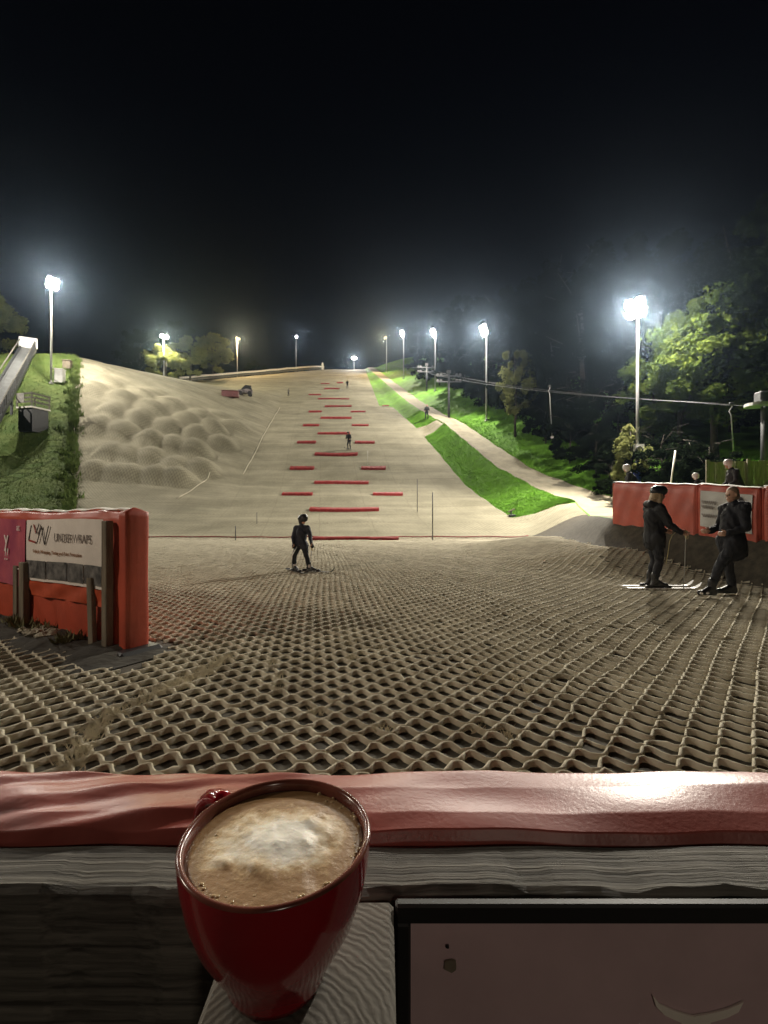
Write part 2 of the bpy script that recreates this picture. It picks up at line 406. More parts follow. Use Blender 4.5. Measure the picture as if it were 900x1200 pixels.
for a, b, y in pairs:
    sd_ = 'mogul' if (a+b)/2 < 394 else 'footpath'
    red_strip(a, b, y, 'short red strip on the %s side, %s one up from the red cord' % (sd_, ORD[cnt[sd_]]), 'red strips across the slope'); cnt[sd_] += 1
# thin red cord along the slope foot
mb = MB(); mb.tube([(x, 23.85+.04*math.sin(x*1.3), tz(x, 23.85)+.085+.012*math.sin(x*2.7)) for x in np.arange(-14.2, 7.6, .4)], .028, 8)
tag(mb.build('edge_cord', M['red_strip'], None, True), 'thin red cord stretched along the foot of the slope', 'cord')
# seams where the matting sheets of the bank meet the lane
seam_m = simple('seam_edge', (.52, .48, .36), .8, .2, 3)
def seam(pts, r):
    P_ = [hit(*p) for p in pts]; q = []
    for a, b in zip(P_[:-1], P_[1:]):
        for k in range(12):
            t = k/12; x = a.x+(b.x-a.x)*t; y = a.y+(b.y-a.y)*t; q.append((x, y, tz(x, y)+.03))
    q.append((P_[-1].x, P_[-1].y, P_[-1].z+.03))
    mb = MB(); mb.tube(q, r, 6); mb.build('seam_edge', seam_m, slope, True)
seam([(208, 585), (246, 554)], .035); seam([(285, 556), (298, 533), (328, 478)], .04)
def stake(px, py, h, r, label, m, tilt=0.0):
    p = hit(px, py); mb = MB(); mb.tube([(0, 0, -.15), (tilt*h*.5, 0, h*.5), (tilt*h, 0, h)], r, 8)
    o = mb.build('slalom_pole', m, None, True, p); return tag(o, label, 'pole', 'thin poles standing on the slope')
stake(507, 634, 2.35, .025, 'tall thin dark pole standing at the red cord', M['dark_metal'])
stake(489, 600, 2.15, .022, 'thin dark pole standing on the lower slope above the red cord', M['dark_metal'])
stake(276, 634, .72, .022, 'short stake standing at the red cord', M['dark_metal'])
stake(301, 614, .66, .018, 'short stake on the slope just above the red cord', M['dark_metal'])
stake(431, 545, 1.3, .016, 'thin faint pole beside a short red strip halfway up', M['steel'])

# parked machine and dark red box on the upper piste
p = hit(270, 466)
r = empty('storage_box', p, .12, 'dark red storage box standing on the upper piste', 'box')
M['darkred'] = simple('dark_red_paint', (.10, .018, .018), .5, .3, 4)
MB().box((0, 0, .42), (2.2, .9, .80), bev=.05).build('body', M['darkred'], r); MB().box((0, 0, .86), (2.3, 1.0, .07), bev=.02).build('lid', M['darkred'], r)
p = hit(287, 464)
r = empty('utility_machine', p, .2, 'small dark machine with pale side panel parked beside the dark red box', 'machine')
mb = MB(); mb.add([(-1.0,-.5,.35),(1.0,-.5,.35),(1.1,-.5,.8),(.35,-.5,.95),(-.9,-.5,.75),(-1.0,.5,.35),(1.0,.5,.35),(1.1,.5,.8),(.35,.5,.95),(-.9,.5,.75)], [(0,1,2,3,4),(9,8,7,6,5),(0,5,6,1),(1,6,7,2),(2,7,8,3),(3,8,9,4),(4,9,5,0)]); mb.build('body', simple('grey_body', (.22, .19, .19), .5, .5, 2.5, col2=(.03, .025, .025)), r)
mb = MB(); mb.add([(-.5,-.48,.88),(1.0,-.48,.86),(.9,-.42,1.45),(.1,-.42,1.5),(-.5,.48,.88),(1.0,.48,.86),(.9,.42,1.45),(.1,.42,1.5)], [(0,1,2,3),(7,6,5,4),(0,4,5,1),(1,5,6,2),(2,6,7,3),(3,7,4,0)]); mb.build('cab', M['black_pl'], r)
for sx in (-.65, .7):
    for sy in (-.52, .52):
        mb = MB(); mb.tube([(sx, sy-.1, .3), (sx, sy+.1, .3)], .3, 14); mb.build('wheel', M['black_pl'], r)

# fence along the crest
F0 = Vector((-43.6, 99.2)); F1 = Vector((-16.8, 130.5))
r = empty('crest_fence', (F0.x, F0.y, tz(F0.x, F0.y)), 0, 'long pale board fence along the top edge of the piste', 'fence')
nF = 17
for k in range(nF):
    q = F0.lerp(F1, k/(nF-1)); z = tz(q.x, q.y)
    mb = MB(); mb.box((q.x-F0.x, q.y-F0.y, z+.6-r.location.z), (.12, .12, 1.4)); mb.build('post', M['wood_grey'], r)
    if k < nF-1:
        q2 = F0.lerp(F1, (k+1)/(nF-1)); z2 = tz(q2.x, q2.y)
        for h, m in ((.42, 'wood_grey'), (1.0, 'white_edge')):
            mb = MB(); mb.beam((q.x-F0.x, q.y-F0.y-.08, z+h-r.location.z), (q2.x-F0.x, q2.y-F0.y-.08, z2+h-r.location.z), .04, .42); mb.build('board', M[m], r)
q = at(378, 432, 129.0); q.z = tz(q.x, q.y)
mb = MB(); mb.box((0, 0, .85), (.55, .3, 1.7), bev=.08); mb.box((0, 0, 1.8), (.3, .25, .3)); tag(mb.build('marker_post', M['white'], None, False, q), 'squat white post at the end of the crest fence', 'post')

# ------------------------------------------------------------------ floodlights
lens_cache = {}
def floodlight(px, py, Y, label, col=(1, .93, .80), power=1.0, base=None, aim=(0, 26), zoff=0, heads=2, glow=220.0, lamp_h=None, loc=None, spot=True):
    if loc is None:
        hd = at(px, py, Y)
    else: hd = Vector(loc)
    bz = tz(hd.x, hd.y); h = hd.z-bz
    root = empty('floodlight_pole', (hd.x, hd.y, bz), 0, label, 'floodlight', 'floodlights around the slope')
    mb = MB(); mb.tube([(0, 0, -.3), (0, 0, h*.5), (0, 0, h+.15)], [.11, .085, .06], 10); mb.build('pole', M['steel'], root, True)
    mb = MB(); mb.tube([(0, 0, -.05), (0, 0, .12)], .22, 12); mb.build('base_plate', M['steel'], root)
    d = Vector((aim[0]-hd.x, aim[1]-hd.y, 0)); d.normalize(); sd = Vector((-d.y, d.x, 0))
    mb = MB(); mb.beam(Vector((0, 0, h))-sd*.55, Vector((0, 0, h))+sd*.55, .08, .08); mb.build('crossbar', M['steel'], root)
    lm = lens_cache.get((col, glow))
    if lm is None: lm = lens_cache[(col, glow)] = emit('lamp_glass', col, glow)
    spots = {1: [(0, 0)], 2: [(-.36, 0), (.36, 0)], 3: [(-.36, .24), (.36, .24), (0, -.30)], 4: [(-.27, .26), (.27, .26), (-.27, -.26), (.27, -.26)]}[heads]  # heads clustered to imitate the wide round glare of a lamp
    f = (d+Vector((0, 0, -.45))).normalized(); up = f.cross(sd)
    if up.z < 0: up = -up
    for ox, oz in spots:
        c = Vector((0, 0, h+.05))+sd*ox+up*oz+d*.2
        hb = MB(); hb.tube([c-f*.22, c-f*.12, c+f*.10, c+f*.14], [.14, .27, .285, .285], 20); ho = hb.build('lamp_head', M['dark_metal'], root, True)
        lb = MB(); lb.tube([c+f*.141, c+f*.155], [.283, .27], 20); lb.build('lamp_glass', lm, ho)
    ld = bpy.data.lights.new('flood_lamp', 'SPOT' if spot else 'POINT')
    if spot: ld.spot_size = R(152); ld.spot_blend = .4
    ld.energy = LAMP_W*power; ld.color = col; ld.shadow_soft_size = .22
    lo = bpy.data.objects.new('flood_lamp', ld); link(lo, root); lo.rotation_euler = (d*.9+Vector((0, 0, -.6))).to_track_quat('-Z', 'Y').to_euler(); lo.location = Vector((0, 0, h))+d*.80+Vector((0, 0, -.30))
    return root
WHT = (1, .93, .80); WRM = (1, .74, .38)
L1 = floodlight(747, 363, 27, 'nearest tall floodlight with blue padded foot among leafy trees', WHT, 1.5, aim=(0, 14), heads=4)
sp_ = bpy.data.lights.new('spill_light', 'POINT'); sp_.energy = LAMP_W*.36; sp_.color = (1, .92, .78); sp_.shadow_soft_size = .3
so_ = bpy.data.objects.new('spill_light', sp_); link(so_, L1); so_.location = (.75, -.3, 10.2)
floodlight(570, 387, 50.5, 'floodlight on the grass beside the footpath and thin tree', WHT, 1.0, aim=(-3, 45), heads=4)
floodlight(510, 390, 73, 'floodlight behind the lift pylon uphill of the footpath walker', WHT, 1.0, aim=(-8, 66), heads=4)
floodlight(473, 391, 95, 'floodlight beside the upper slope below the warm one', WHT, 1.0, aim=(-12, 88), heads=4)
floodlight(453, 396, 112, 'warm yellowish floodlight beside the top of the slope', WRM, .8, aim=(-14, 105), glow=1.7)
floodlight(415, 420, 137, 'low bright floodlight shining from the crest of the slope', WHT, .9, aim=(-10, 90))
floodlight(347, 395, 136, 'small dim floodlight behind the crest fence', (1, .97, .92), .25, aim=(-10, 110), heads=1, glow=60)
floodlight(278, 397, 115, 'warm floodlight behind the long pale fence', WRM, 1.0, aim=(-18, 100), spot=False, glow=1.7)
floodlight(192, 395, 80, 'floodlight with lit leaves below it behind the mogul bank', (1, .93, .62), 1.0, aim=(-22, 62), spot=False)
floodlight(60, 333, 46.5, 'floodlight on the grassy rise left of the mogul bank', WHT, 1.0, aim=(-20, 38), heads=4, spot=False)
floodlight(0, 0, 0, 'floodlight standing behind the belt ramp', WHT, 1.2, aim=(-24, 38), loc=(-45, 31, 20.0))
floodlight(0, 0, 0, 'short floodlight pole beside the left banner barrier', (1, .86, .68), .055, aim=(-3.5, 5.2), loc=(-9.5, 1.5, 5.0), heads=1, glow=12.0)
floodlight(0, 0, 0, 'small unseen floodlight added behind the front rail as fill light', (1, .86, .68), .0052, aim=(0, 1), loc=(1.6, -5.2, 3.6), heads=1, glow=1.5)  # out-of-view lamp added to brighten the cup and sign board
# fittings on the nearest pole
b = L1.location; h1 = .0
mb = MB(); mb.tube([(0, 0, 0), (0, 0, 2.05)], .19, 14); mb.build('padding', M['blue'], L1, True)
sg = MB(); sg.box((0, -.16, 2.75), (.62, .03, .66)); sgo = sg.build('sign_plate', M['white'], L1)
ring = MB(); pts = [(.18*math.cos(a), -.185, 2.75+.18*math.sin(a)) for a in np.linspace(0, 2*math.pi, 25)]
ring.tube(pts, .03, 6, cap=False); ring.build('sign_mark', M['black_pl'], sgo)

# ------------------------------------------------------------------ left: belt ramp, platform, cabinets
RP = [at(-62, 560, 32.0), at(-16, 497, 36.5), at(7, 455, 41.5), at(20, 432, 46), at(33, 409, 52)]
A = RP[0]; root = empty('belt_ramp', A, 0, 'long pale belt ramp with slatted railing climbing past the grass', 'ramp')
M['belt'] = simple('belt_pale', (.13, .135, .135), .5, .2, 2)
for a_, b_ in zip(RP[:-1], RP[1:]):
    a_ = a_-A; b_ = b_-A; d = (b_-a_).normalized(); sd = d.cross(Vector((0, 0, 1))).normalized(); up = sd.cross(d)
    MB().beam(a_, b_, 1.15, .22).build('belt', M['belt'], root)
    for s_ in (-.68, .68):
        MB().beam(a_+sd*s_+up*.05, b_+sd*s_+up*.05, .14, .42).build('side_beam', M['dark_metal'], root)
        MB().beam(a_+sd*s_+up*.95, b_+sd*s_+up*.95, .08, .08).build('handrail', M['wood_grey'], root)
    ns_ = max(3, int((b_-a_).length/.75))
    for k in range(ns_):
        q = a_.lerp(b_, k/ns_)+sd*.70+up*.15; MB().beam(q, q+Vector((0, 0, .95)), .10, .14).build('slat', M['dark_metal'], root)
    q = a_.lerp(b_, .9); wz = tz(A.x+q.x, A.y+q.y)-A.z-.3
    for s_ in (-.5, .5):
        qq = q+sd*s_-up*.12; MB().beam((qq.x, qq.y, wz), (qq.x, qq.y, qq.z), .16, .16).build('support', M['dark_metal'], root)
q = RP[-1]-A; MB().box(q+Vector((0, 0, .7)), (1.7, .12, 1.2), rz=.5, bev=.03).build('end_board', M['white'], root)

p = Vector((at(37, 500, 40).x, 40, 0)); p.z = tz(p.x, p.y)
zt = CAMZ+(600-479)/FPX*40 - p.z
root = empty('start_platform', p, -.25, 'dark wooden platform with railing standing on the grass', 'platform'); root.scale = (.86, .86, 1)
MB().box((0, .2, zt/2-.15), (1.75, 1.7, zt+.1)).build('base', M['black_pl'], root)
MB().box((0, .2, zt), (2.0, 2.0, .14)).build('deck', M['white_edge'], root)
for x in (-.93, .93):
    for y in (-.72, 1.1): MB().box((x, y, zt+.65), (.10, .10, 1.2)).build('post', M['wood_grey'], root)
for h in (.45, .8, 1.15):
    MB().box((0, -.76, zt+h), (2.0, .05, .15)).build('rail', M['wood_grey'], root)
    MB().box((.97, .2, zt+h), (.05, 1.95, .15)).build('rail', M['wood_grey'], root)
MB().box((-.35, -.81, zt+.78), (.85, .03, .8)).build('notice_board', simple('notice', (.30, .28, .25), .6, .5, 5), root)
for px, py, cw, chh, m, lab in ((70, 447, .85, 1.35, 'white', 'white metal cabinet on the grassy rise'), (79, 434, .75, .9, 'wood_post', 'low brownish cabinet behind the white one')):
    p = at(px, py, 47 if m == 'white' else 50); p.z = tz(p.x, p.y)
    r = empty('cabinet', p, .2, lab, 'cabinet')
    MB().box((0, 0, chh/2), (cw, .6, chh), bev=.03).build('body', M[m], r); MB().box((0, 0, chh+.03), (cw+.1, .7, .06)).build('lid', M[m], r)

# ------------------------------------------------------------------ drag lift on the right
C0 = at(884, 474, 22); C1 = at(526, 441, 56); C2 = at(500, 431, 75); C3 = at(452, 424, 112)
def pylon(top, label):
    bz = tz(top.x, top.y); h = top.z-bz
    r = empty('lift_pylon', (top.x, top.y, bz), 0, label, 'pylon', 'drag lift pylons')
    MB().tube([(0, 0, -.2), (0, 0, h+.5)], [.16, .12], 10).build('mast', M['dark_metal'], r, True)
    for zz in (h+.05, h-.65):
        a = MB(); a.beam((-1.5, 0, zz), (1.5, 0, zz), .12, .12); ao = a.build('crossarm', M['dull'], r)
        for x in (-1.35, -.95, .95, 1.35):
            MB().tube([(x, -.06, zz+.16), (x, .06, zz+.16)], .16, 12).build('wheel', M['dull'], ao)
    MB().box((0, 0, h+.55), (.5, .3, .35), bev=.05).build('head_box', M['dull'], r)
pylon(C1, 'lift pylon with wheeled crossarms standing by the footpath')
pylon(C2, 'smaller lift pylon further up the grass behind')
def cable(pts, off, lab):
    q = []
    for a, b in zip(pts[:-1], pts[1:]):
        for k in range(14):
            t = k/14; v = a.lerp(b, t); v = v+Vector((off, 0, -1.0*4*t*(1-t)*(b-a).length/90)); q.append(v)
    q.append(pts[-1]+Vector((off, 0, 0)))
    mb = MB(); mb.tube(q, .016, 6); return tag(mb.build('lift_cable', M['dull'], None, True), lab, 'cable', 'drag lift cables')
cable([C0, C1, C2, C3], -.9, 'drag lift cable on the piste side of the pylons'); cable([C0+Vector((0, 0, -.15)), C1, C2, C3], .9, 'drag lift cable on the tree side of the pylons')
def hanger(px, y0, y1, Y, lab):
    a = at(px, y0, Y); b_ = at(px+3, y1, Y); L = a.z-b_.z
    r = empty('tow_hanger', a, 0, lab, 'tow bar', 'drag lift tow bars')
    MB().tube([(0, 0, 0), (.04, 0, -.12), (-.10, 0, -.35), (0, 0, -.55), (b_.x-a.x, 0, -L)], .03, 8).build('rod', M['steel'], r, True)
    MB().tube([(b_.x-a.x-.02, -.02, -L), (b_.x-a.x+.02, .02, -L-.03)], .12, 12).build('seat_disc', M['white'], r)
    MB().box((.0, 0, .02), (.22, .12, .16), bev=.03).build('clamp', M['dark_metal'], r)
hanger(644, 453, 512, 36.6, 'drag lift tow bar hanging before the dark trees'); hanger(857, 474, 540, 23.6, 'drag lift tow bar hanging above the board fence')
bz = tz(17.6, 22)
r = empty('lift_station', (18.0, 22, bz), 0, 'dark lift drive post with return wheel at the tree edge', 'lift station')
MB().tube([(0, 0, -.2), (0, 0, C0.z-bz+.5)], .15, 10).build('mast', M['dark_metal'], r, True)
MB().tube([(-.3, 0, C0.z-bz-.1), (-.3, 0, C0.z-bz+.04)], .55, 24).build('return_wheel', M['steel'], r)
MB().box((.1, 0, C0.z-bz+.35), (.9, .5, .5), bev=.06).build('motor_housing', M['dark_metal'], r)

# board fence at the right edge
fx0, fx1, fy0, fy1 = 14.0, 18.6, 20.2, 19.2
r = empty('board_fence', (fx0, fy0, tz(fx0, fy0)), 0, 'grey vertical board fence behind the red barrier', 'fence')
M['fence_b'] = simple('fence_board', (.23, .19, .13), .9, .4, 6, .01, 40, stretch=(2, 2, .3))
ftop = CAMZ+(600-541)/FPX*20
n = 26
for k in range(n):
    t = (k+.5)/n; x = fx0+(fx1-fx0)*t; y = fy0+(fy1-fy0)*t; z = tz(x, y)-.1; hh = ftop-z+rnd.uniform(-.03, .03)
    MB().box((x-fx0, y-fy0+(.015 if k % 2 else 0), z+hh/2-r.location.z), (.1765, .025, hh), rz=-.21).build('board', M['fence_b'], r)
for t in (0, .33, .66, 1.0):
    x = fx0+(fx1-fx0)*t; y = fy0+(fy1-fy0)*t-.07; z = tz(x, y)-.1
    MB().box((x-fx0, y-fy0, (z+ftop+.1)/2-r.location.z), (.12, .10, ftop+.1-z), rz=-.21).build('post', M['wood_post'], r)
# leaning stake
p = Vector((at(781, 566, 22).x, 22, 0)); p.z = tz(p.x, p.y)
mb = MB(); mb.tube([(0, 0, -.1), (.42, 0, CAMZ+(600-528)/FPX*22-p.z)], .04, 8); tag(mb.build('leaning_stake', M['white_edge'], None, True, p), 'pale stake leaning behind the red barrier', 'stake')

# ------------------------------------------------------------------ trees
def leaf_crown(center, radii, n, leaf, clumps, seed, hollow=.35):
    g = np.random.default_rng(seed)
    cc = []
    while len(cc) < clumps:
        v = g.normal(0, 1, 3); v /= np.linalg.norm(v); r_ = g.uniform(hollow, 1)**.6
        cc.append(v*r_)
    cc = np.array(cc)
    cr = g.uniform(.13, .30, clumps)
    k = g.integers(0, clumps, n)
    off = g.normal(0, 1, (n, 3)); off /= np.linalg.norm(off, axis=1)[:, None]; off *= (g.random(n)**.5)[:, None]*cr[k][:, None]
    off[:, 2] *= .7
    c = (cc[k]+off)*np.array(radii)+np.array(center)
    a = g.normal(0, 1, (n, 3)); a[:, 2] *= .6; a /= np.linalg.norm(a, axis=1)[:, None]
    b_ = np.cross(a, g.normal(0, 1, (n, 3))); b_ /= np.linalg.norm(b_, axis=1)[:, None]
    s = leaf*g.uniform(.6, 1.3, n)[:, None]
    nrm = np.cross(a, b_)
    p0 = c-a*s; p1 = c+b_*s*.55+nrm*s*.12; p2 = c+a*s; p3 = c-b_*s*.55+nrm*s*.12
    V = np.stack([p0, p1, p2, p3], 1).reshape(-1, 3); F = np.arange(n*4).reshape(-1, 4)
    return V, F
def trunk_mb(h, r0, crown_c, crown_r, seed, limbs=8):
    g = random.Random(seed); mb = MB()
    pts = [(0, 0, -.3)]; rad = [r0*1.25]
    x = y = 0
    for k in range(1, 7):
        x += g.uniform(-.12, .12); y += g.uniform(-.12, .12); pts.append((x, y, h*k/6)); rad.append(r0*(1-.8*k/6))
    mb.tube(pts, rad, 9)
    for k in range(limbs):
        i = g.randint(2, 5); a = g.uniform(0, 6.28); st = Vector(pts[i]); L = g.uniform(.5, .95)
        e = st+Vector((math.cos(a)*crown_r[0]*L, math.sin(a)*crown_r[1]*L, crown_r[2]*g.uniform(.15, .7)))
        m = st.lerp(e, .5)+Vector((0, 0, .35))
        mb.tube([st, m, e], [rad[i]*.5, rad[i]*.3, .02], 6)
    return mb
protos = {}
def proto(kind, seed, h, cr, n, leaf, mat, clumps=46, r0=.22, cz=.62):
    me_t = trunk_mb(h*.9, r0, None, cr, seed).mesh('trunk'); me_t.materials.append(M['bark']); me_t.shade_smooth()
    V, F = leaf_crown((0, 0, h*cz), cr, n, leaf, clumps, seed)
    V[:, 2] = np.maximum(V[:, 2], .25)
    o = np_mesh('crown', V, F, mat); me_c = o.data; bpy.data.objects.remove(o)
    protos[kind] = (me_t, me_c)
proto('maple', 3, 10.5, (4.0, 4.0, 4.3), 15000, .155, M['leaf_a'], 70, .24)
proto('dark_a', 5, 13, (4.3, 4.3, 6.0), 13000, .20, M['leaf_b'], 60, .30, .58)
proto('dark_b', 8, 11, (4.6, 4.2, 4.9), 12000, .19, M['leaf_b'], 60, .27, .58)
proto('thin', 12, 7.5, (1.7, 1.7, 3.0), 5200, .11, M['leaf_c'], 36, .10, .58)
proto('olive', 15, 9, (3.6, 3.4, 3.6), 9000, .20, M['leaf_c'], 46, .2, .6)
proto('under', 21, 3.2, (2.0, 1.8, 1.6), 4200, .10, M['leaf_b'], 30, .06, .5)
def tree(kind, x, y, rz, s, label, group, name='tree', sink=0, sz=1.0):
    z = tz(x, y)-sink
    r = empty(name, (x, y, z), rz, label, 'tree' if kind != 'under' else 'bush', group); r.scale = (s, s, s*sz)
    for nm, me in (('trunk', protos[kind][0]), ('crown', protos[kind][1])):
        link(bpy.data.objects.new(nm if kind != 'under' or nm == 'crown' else 'stem', me), r)
G = 'trees on the right of the slope'
def tp(kind, px, Y, rz, s, label, g=G, **k): tree(kind, (px-450)/FPX*Y, Y, rz, s, label, g, **k)
tp('maple', 838, 29, .4, .98, 'leafy tree lit bright green beside the nearest floodlight')
tp('maple', 902, 27.5, 2.2, .90, 'leafy tree with pale leaves above the board fence')
tp('maple', 796, 31, 4.0, .86, 'leafy tree directly behind the nearest floodlight')
dark = 'tall dark broadleaf tree in the wood beyond the grass'
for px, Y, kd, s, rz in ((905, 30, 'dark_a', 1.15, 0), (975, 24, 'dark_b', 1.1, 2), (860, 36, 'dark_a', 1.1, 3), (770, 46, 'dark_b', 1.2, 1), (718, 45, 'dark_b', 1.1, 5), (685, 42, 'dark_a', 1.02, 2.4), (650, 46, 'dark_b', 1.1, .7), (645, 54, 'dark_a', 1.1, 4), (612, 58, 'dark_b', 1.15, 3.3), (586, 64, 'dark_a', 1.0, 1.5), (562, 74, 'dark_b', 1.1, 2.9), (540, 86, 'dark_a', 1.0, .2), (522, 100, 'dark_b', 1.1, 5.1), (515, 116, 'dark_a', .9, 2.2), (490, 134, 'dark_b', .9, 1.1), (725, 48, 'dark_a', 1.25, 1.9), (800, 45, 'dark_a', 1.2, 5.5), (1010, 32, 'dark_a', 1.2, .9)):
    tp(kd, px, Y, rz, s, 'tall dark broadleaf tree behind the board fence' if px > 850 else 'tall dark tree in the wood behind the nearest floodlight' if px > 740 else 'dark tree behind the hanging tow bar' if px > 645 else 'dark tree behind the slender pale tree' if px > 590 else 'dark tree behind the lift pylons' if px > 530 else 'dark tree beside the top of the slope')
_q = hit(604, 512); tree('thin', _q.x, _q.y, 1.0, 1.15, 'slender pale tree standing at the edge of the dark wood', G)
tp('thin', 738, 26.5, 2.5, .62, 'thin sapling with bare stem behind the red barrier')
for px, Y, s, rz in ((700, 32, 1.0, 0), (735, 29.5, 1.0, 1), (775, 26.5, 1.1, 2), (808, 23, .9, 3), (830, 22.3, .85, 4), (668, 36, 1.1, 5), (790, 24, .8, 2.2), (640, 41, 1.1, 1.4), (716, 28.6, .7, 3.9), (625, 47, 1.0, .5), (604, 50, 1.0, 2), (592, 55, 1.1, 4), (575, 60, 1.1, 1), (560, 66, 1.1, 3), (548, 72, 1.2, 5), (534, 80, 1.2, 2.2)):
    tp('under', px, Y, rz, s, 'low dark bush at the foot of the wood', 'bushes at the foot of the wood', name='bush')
for px, py, s, rz in ((716, 552, .9, 0), (700, 545, 1.0, 1), (684, 538, 1.05, 2), (668, 531, 1.1, 3), (652, 524, 1.15, 4), (636, 517, 1.2, 5), (620, 509, 1.2, .5), (596, 500, 1.2, 1.6), (582, 491, 1.2, 2.7), (566, 484, 1.2, 3.6), (551, 477, 1.25, 4.6), (538, 470, 1.3, .9), (524, 462, 1.4, 1.9), (508, 455, 1.4, .2), (490, 449, 1.4, 3.1)):
    q_ = hit(px, py); tree('under', q_.x+1.2, q_.y+1.2, rz, s*1.15, 'dense dark bush along the edge of the grass strip', 'bushes along the grass strip', name='bush', sz=1.25)
GL = 'trees on the left of the slope'
tp('olive', -12, 62, .3, 1.1, 'olive tree beside the top of the belt ramp', GL)
tp('olive', -30, 50, 2.0, 1.0, 'olive tree behind the lower belt ramp', GL)
for px, Y, s, rz, kd, lab in ((192, 82, .95, .5, 'olive', 'tree with lit leaves under the floodlight behind the mogul bank'), (222, 96, 1.1, 2, 'olive', 'rounded olive tree behind the mogul bank crest'), (250, 106, 1.15, 3, 'olive', 'rounded olive tree behind the pale fence end'), (205, 100, 1.2, 4.5, 'dark_b', 'dark tree behind the mogul bank crest'), (300, 122, .7, .9, 'dark_b', 'small dark tree behind the pale fence'), (165, 92, 1.0, 1.6, 'dark_b', 'dark tree behind the mogul bank, furthest from the fence')):
    tp(kd, px, Y, rz, s, lab, GL)

# ------------------------------------------------------------------ grass blades
def blades(name, xs, ys, h, mat, label):
    n = len(xs); z = terrain(xs, ys)
    a = nrg.uniform(0, 6.28, n); hh = h*nrg.uniform(.4, 1.3, n); wdt = .018+hh*.08
    lx, ly = nrg.normal(0, .35, n)*hh, nrg.normal(0, .35, n)*hh
    p0 = np.stack([xs-np.cos(a)*wdt, ys-np.sin(a)*wdt, z-.01], -1); p1 = np.stack([xs+np.cos(a)*wdt, ys+np.sin(a)*wdt, z-.01], -1); p2 = np.stack([xs+lx, ys+ly, z+hh], -1)
    V = np.stack([p0, p1, p2], 1).reshape(-1, 3); F = np.arange(n*3).reshape(-1, 3)
    return tag(np_mesh(name, V, F, mat), label, 'grass', kind='stuff')
n = 46000; ys = 27.6+nrg.random(n)**1.6*34; l, e, q, qr = bounds(ys); t = nrg.random(n)
blades('bank_grass', e+(q-e)*t, ys, .075, M['blade'], 'short bright grass on the bank beside the slope')
n = 36000; ys = 25+nrg.random(n)**1.5*40; l, e, q, qr = bounds(ys)
blades('hillside_grass', qr+nrg.random(n)**1.4*9, ys, .16, M['blade'], 'short grass between the footpath and the wood')
n = 30000; ys = 26+nrg.random(n)*30; l, e, q, qr = bounds(ys)
blades('slope_grass', l-nrg.random(n)**1.2*14, ys, .12, M['blade_r'], 'rough grass left of the mogul bank')
n = 5000; ys = 27+nrg.random(n)*28; l, e, q, qr = bounds(ys); cl = np.sin(ys*2.2)+np.sin(ys*5.1+1)
blades('edge_tufts', l+.15+(nrg.random(n)-.7)*.9*(1+np.clip(cl, 0, 2)), ys, .42, M['blade_r'], 'long grass tufts along the edge of the mogul bank')
# small sprinkler at the foot of the bank
p = hit(599, 606)
r = empty('sprinkler', p, 0, 'small dark sprinkler fitting at the foot of the grass bank', 'sprinkler')
MB().tube([(0, 0, 0), (0, 0, .38)], .05, 8).build('riser', M['dark_metal'], r); MB().tube([(-.18, 0, .33), (.05, 0, .42), (.22, 0, .5)], .045, 8).build('nozzle', M['wood_post'], r); MB().box((.05, 0, .08), (.45, .2, .16), bev=.03).build('foot', M['dark_metal'], r)

exec_people = True

# ------------------------------------------------------------------ people
def blob(name, caps, mat, parent, voxel=.014, balls=(), it=4, smooth=True):
    """many overlapping tapered capsules melted into one continuous surface"""
    mb = MB()
    for c in caps: mb.capsule(*c, seg=14)
    for c, r_ in balls: mb.ball(c, r_, 16, 10)
    tmp = mb.build(name+'_tmp', mat)
    m = tmp.modifiers.new('r', 'REMESH'); m.mode = 'VOXEL'; m.voxel_size = voxel; m.use_smooth_shade = smooth
    if it:
        s = tmp.modifiers.new('s', 'SMOOTH'); s.factor = .5; s.iterations = it
    dg = bpy.context.evaluated_depsgraph_get()
    me = bpy.data.meshes.new_from_object(tmp.evaluated_get(dg)); me.name = name
    me.materials.clear(); me.materials.append(mat)
    if name in ('jacket', 'trousers', 'hood'):
        n_ = len(me.vertices); co = np.empty(n_*3); no = np.empty(n_*3); me.vertices.foreach_get('co', co); me.vertices.foreach_get('normal', no); co = co.reshape(-1, 3); no = no.reshape(-1, 3)
        a_ = co[:, 2]*52+co[:, 0]*23+6*np.sin(co[:, 1]*19+co[:, 0]*9); b_ = co[:, 2]*23-co[:, 1]*31+3*np.sin(co[:, 0]*17)
        co = co + no*(.0055*np.sin(a_)*np.clip(np.sin(b_*.5)+.3, 0, 1)+.0045*np.sin(b_))[:, None]; me.vertices.foreach_set('co', co.ravel()); me.update()
    bpy.data.objects.remove(tmp)
    return link(bpy.data.objects.new(name, me), parent)
M['skin'] = simple('skin', (.46, .27, .19), .5, .15, 30, spec=.4)
M['coat'] = simple('black_coat', (.008, .008, .010), .75, .4, 14, .006, 22)
M['parka'] = simple('navy_parka', (.009, .010, .015), .8, .4, 12, .008, 18)
M['trouser'] = simple('dark_trousers', (.011, .012, .017), .8, .35, 14, .005, 30)
M['trouser_g'] = simple('grey_trousers', (.022, .024, .030), .85, .35, 14, .005, 30)
M['hair_b'] = simple('blond_hair', (.42, .30, .17), .5, .35, 40)
M['hair_g'] = simple('short_brown_hair', (.20, .14, .09), .6, .3, 60)
M['boot'] = simple('black_boot', (.012, .012, .013), .45, .3, 12)
M['helmet_w'] = simple('white_helmet', (.70, .70, .70), .3, .1, 6)
M['helmet_d'] = simple('dark_helmet', (.015, .015, .017), .3, .1, 6)
M['gold'] = simple('light_trim', (.45, .40, .22), .6, .2, 9)
M['ski_w'] = simple('white_ski', (.68, .67, .66), .35, .25, 5)
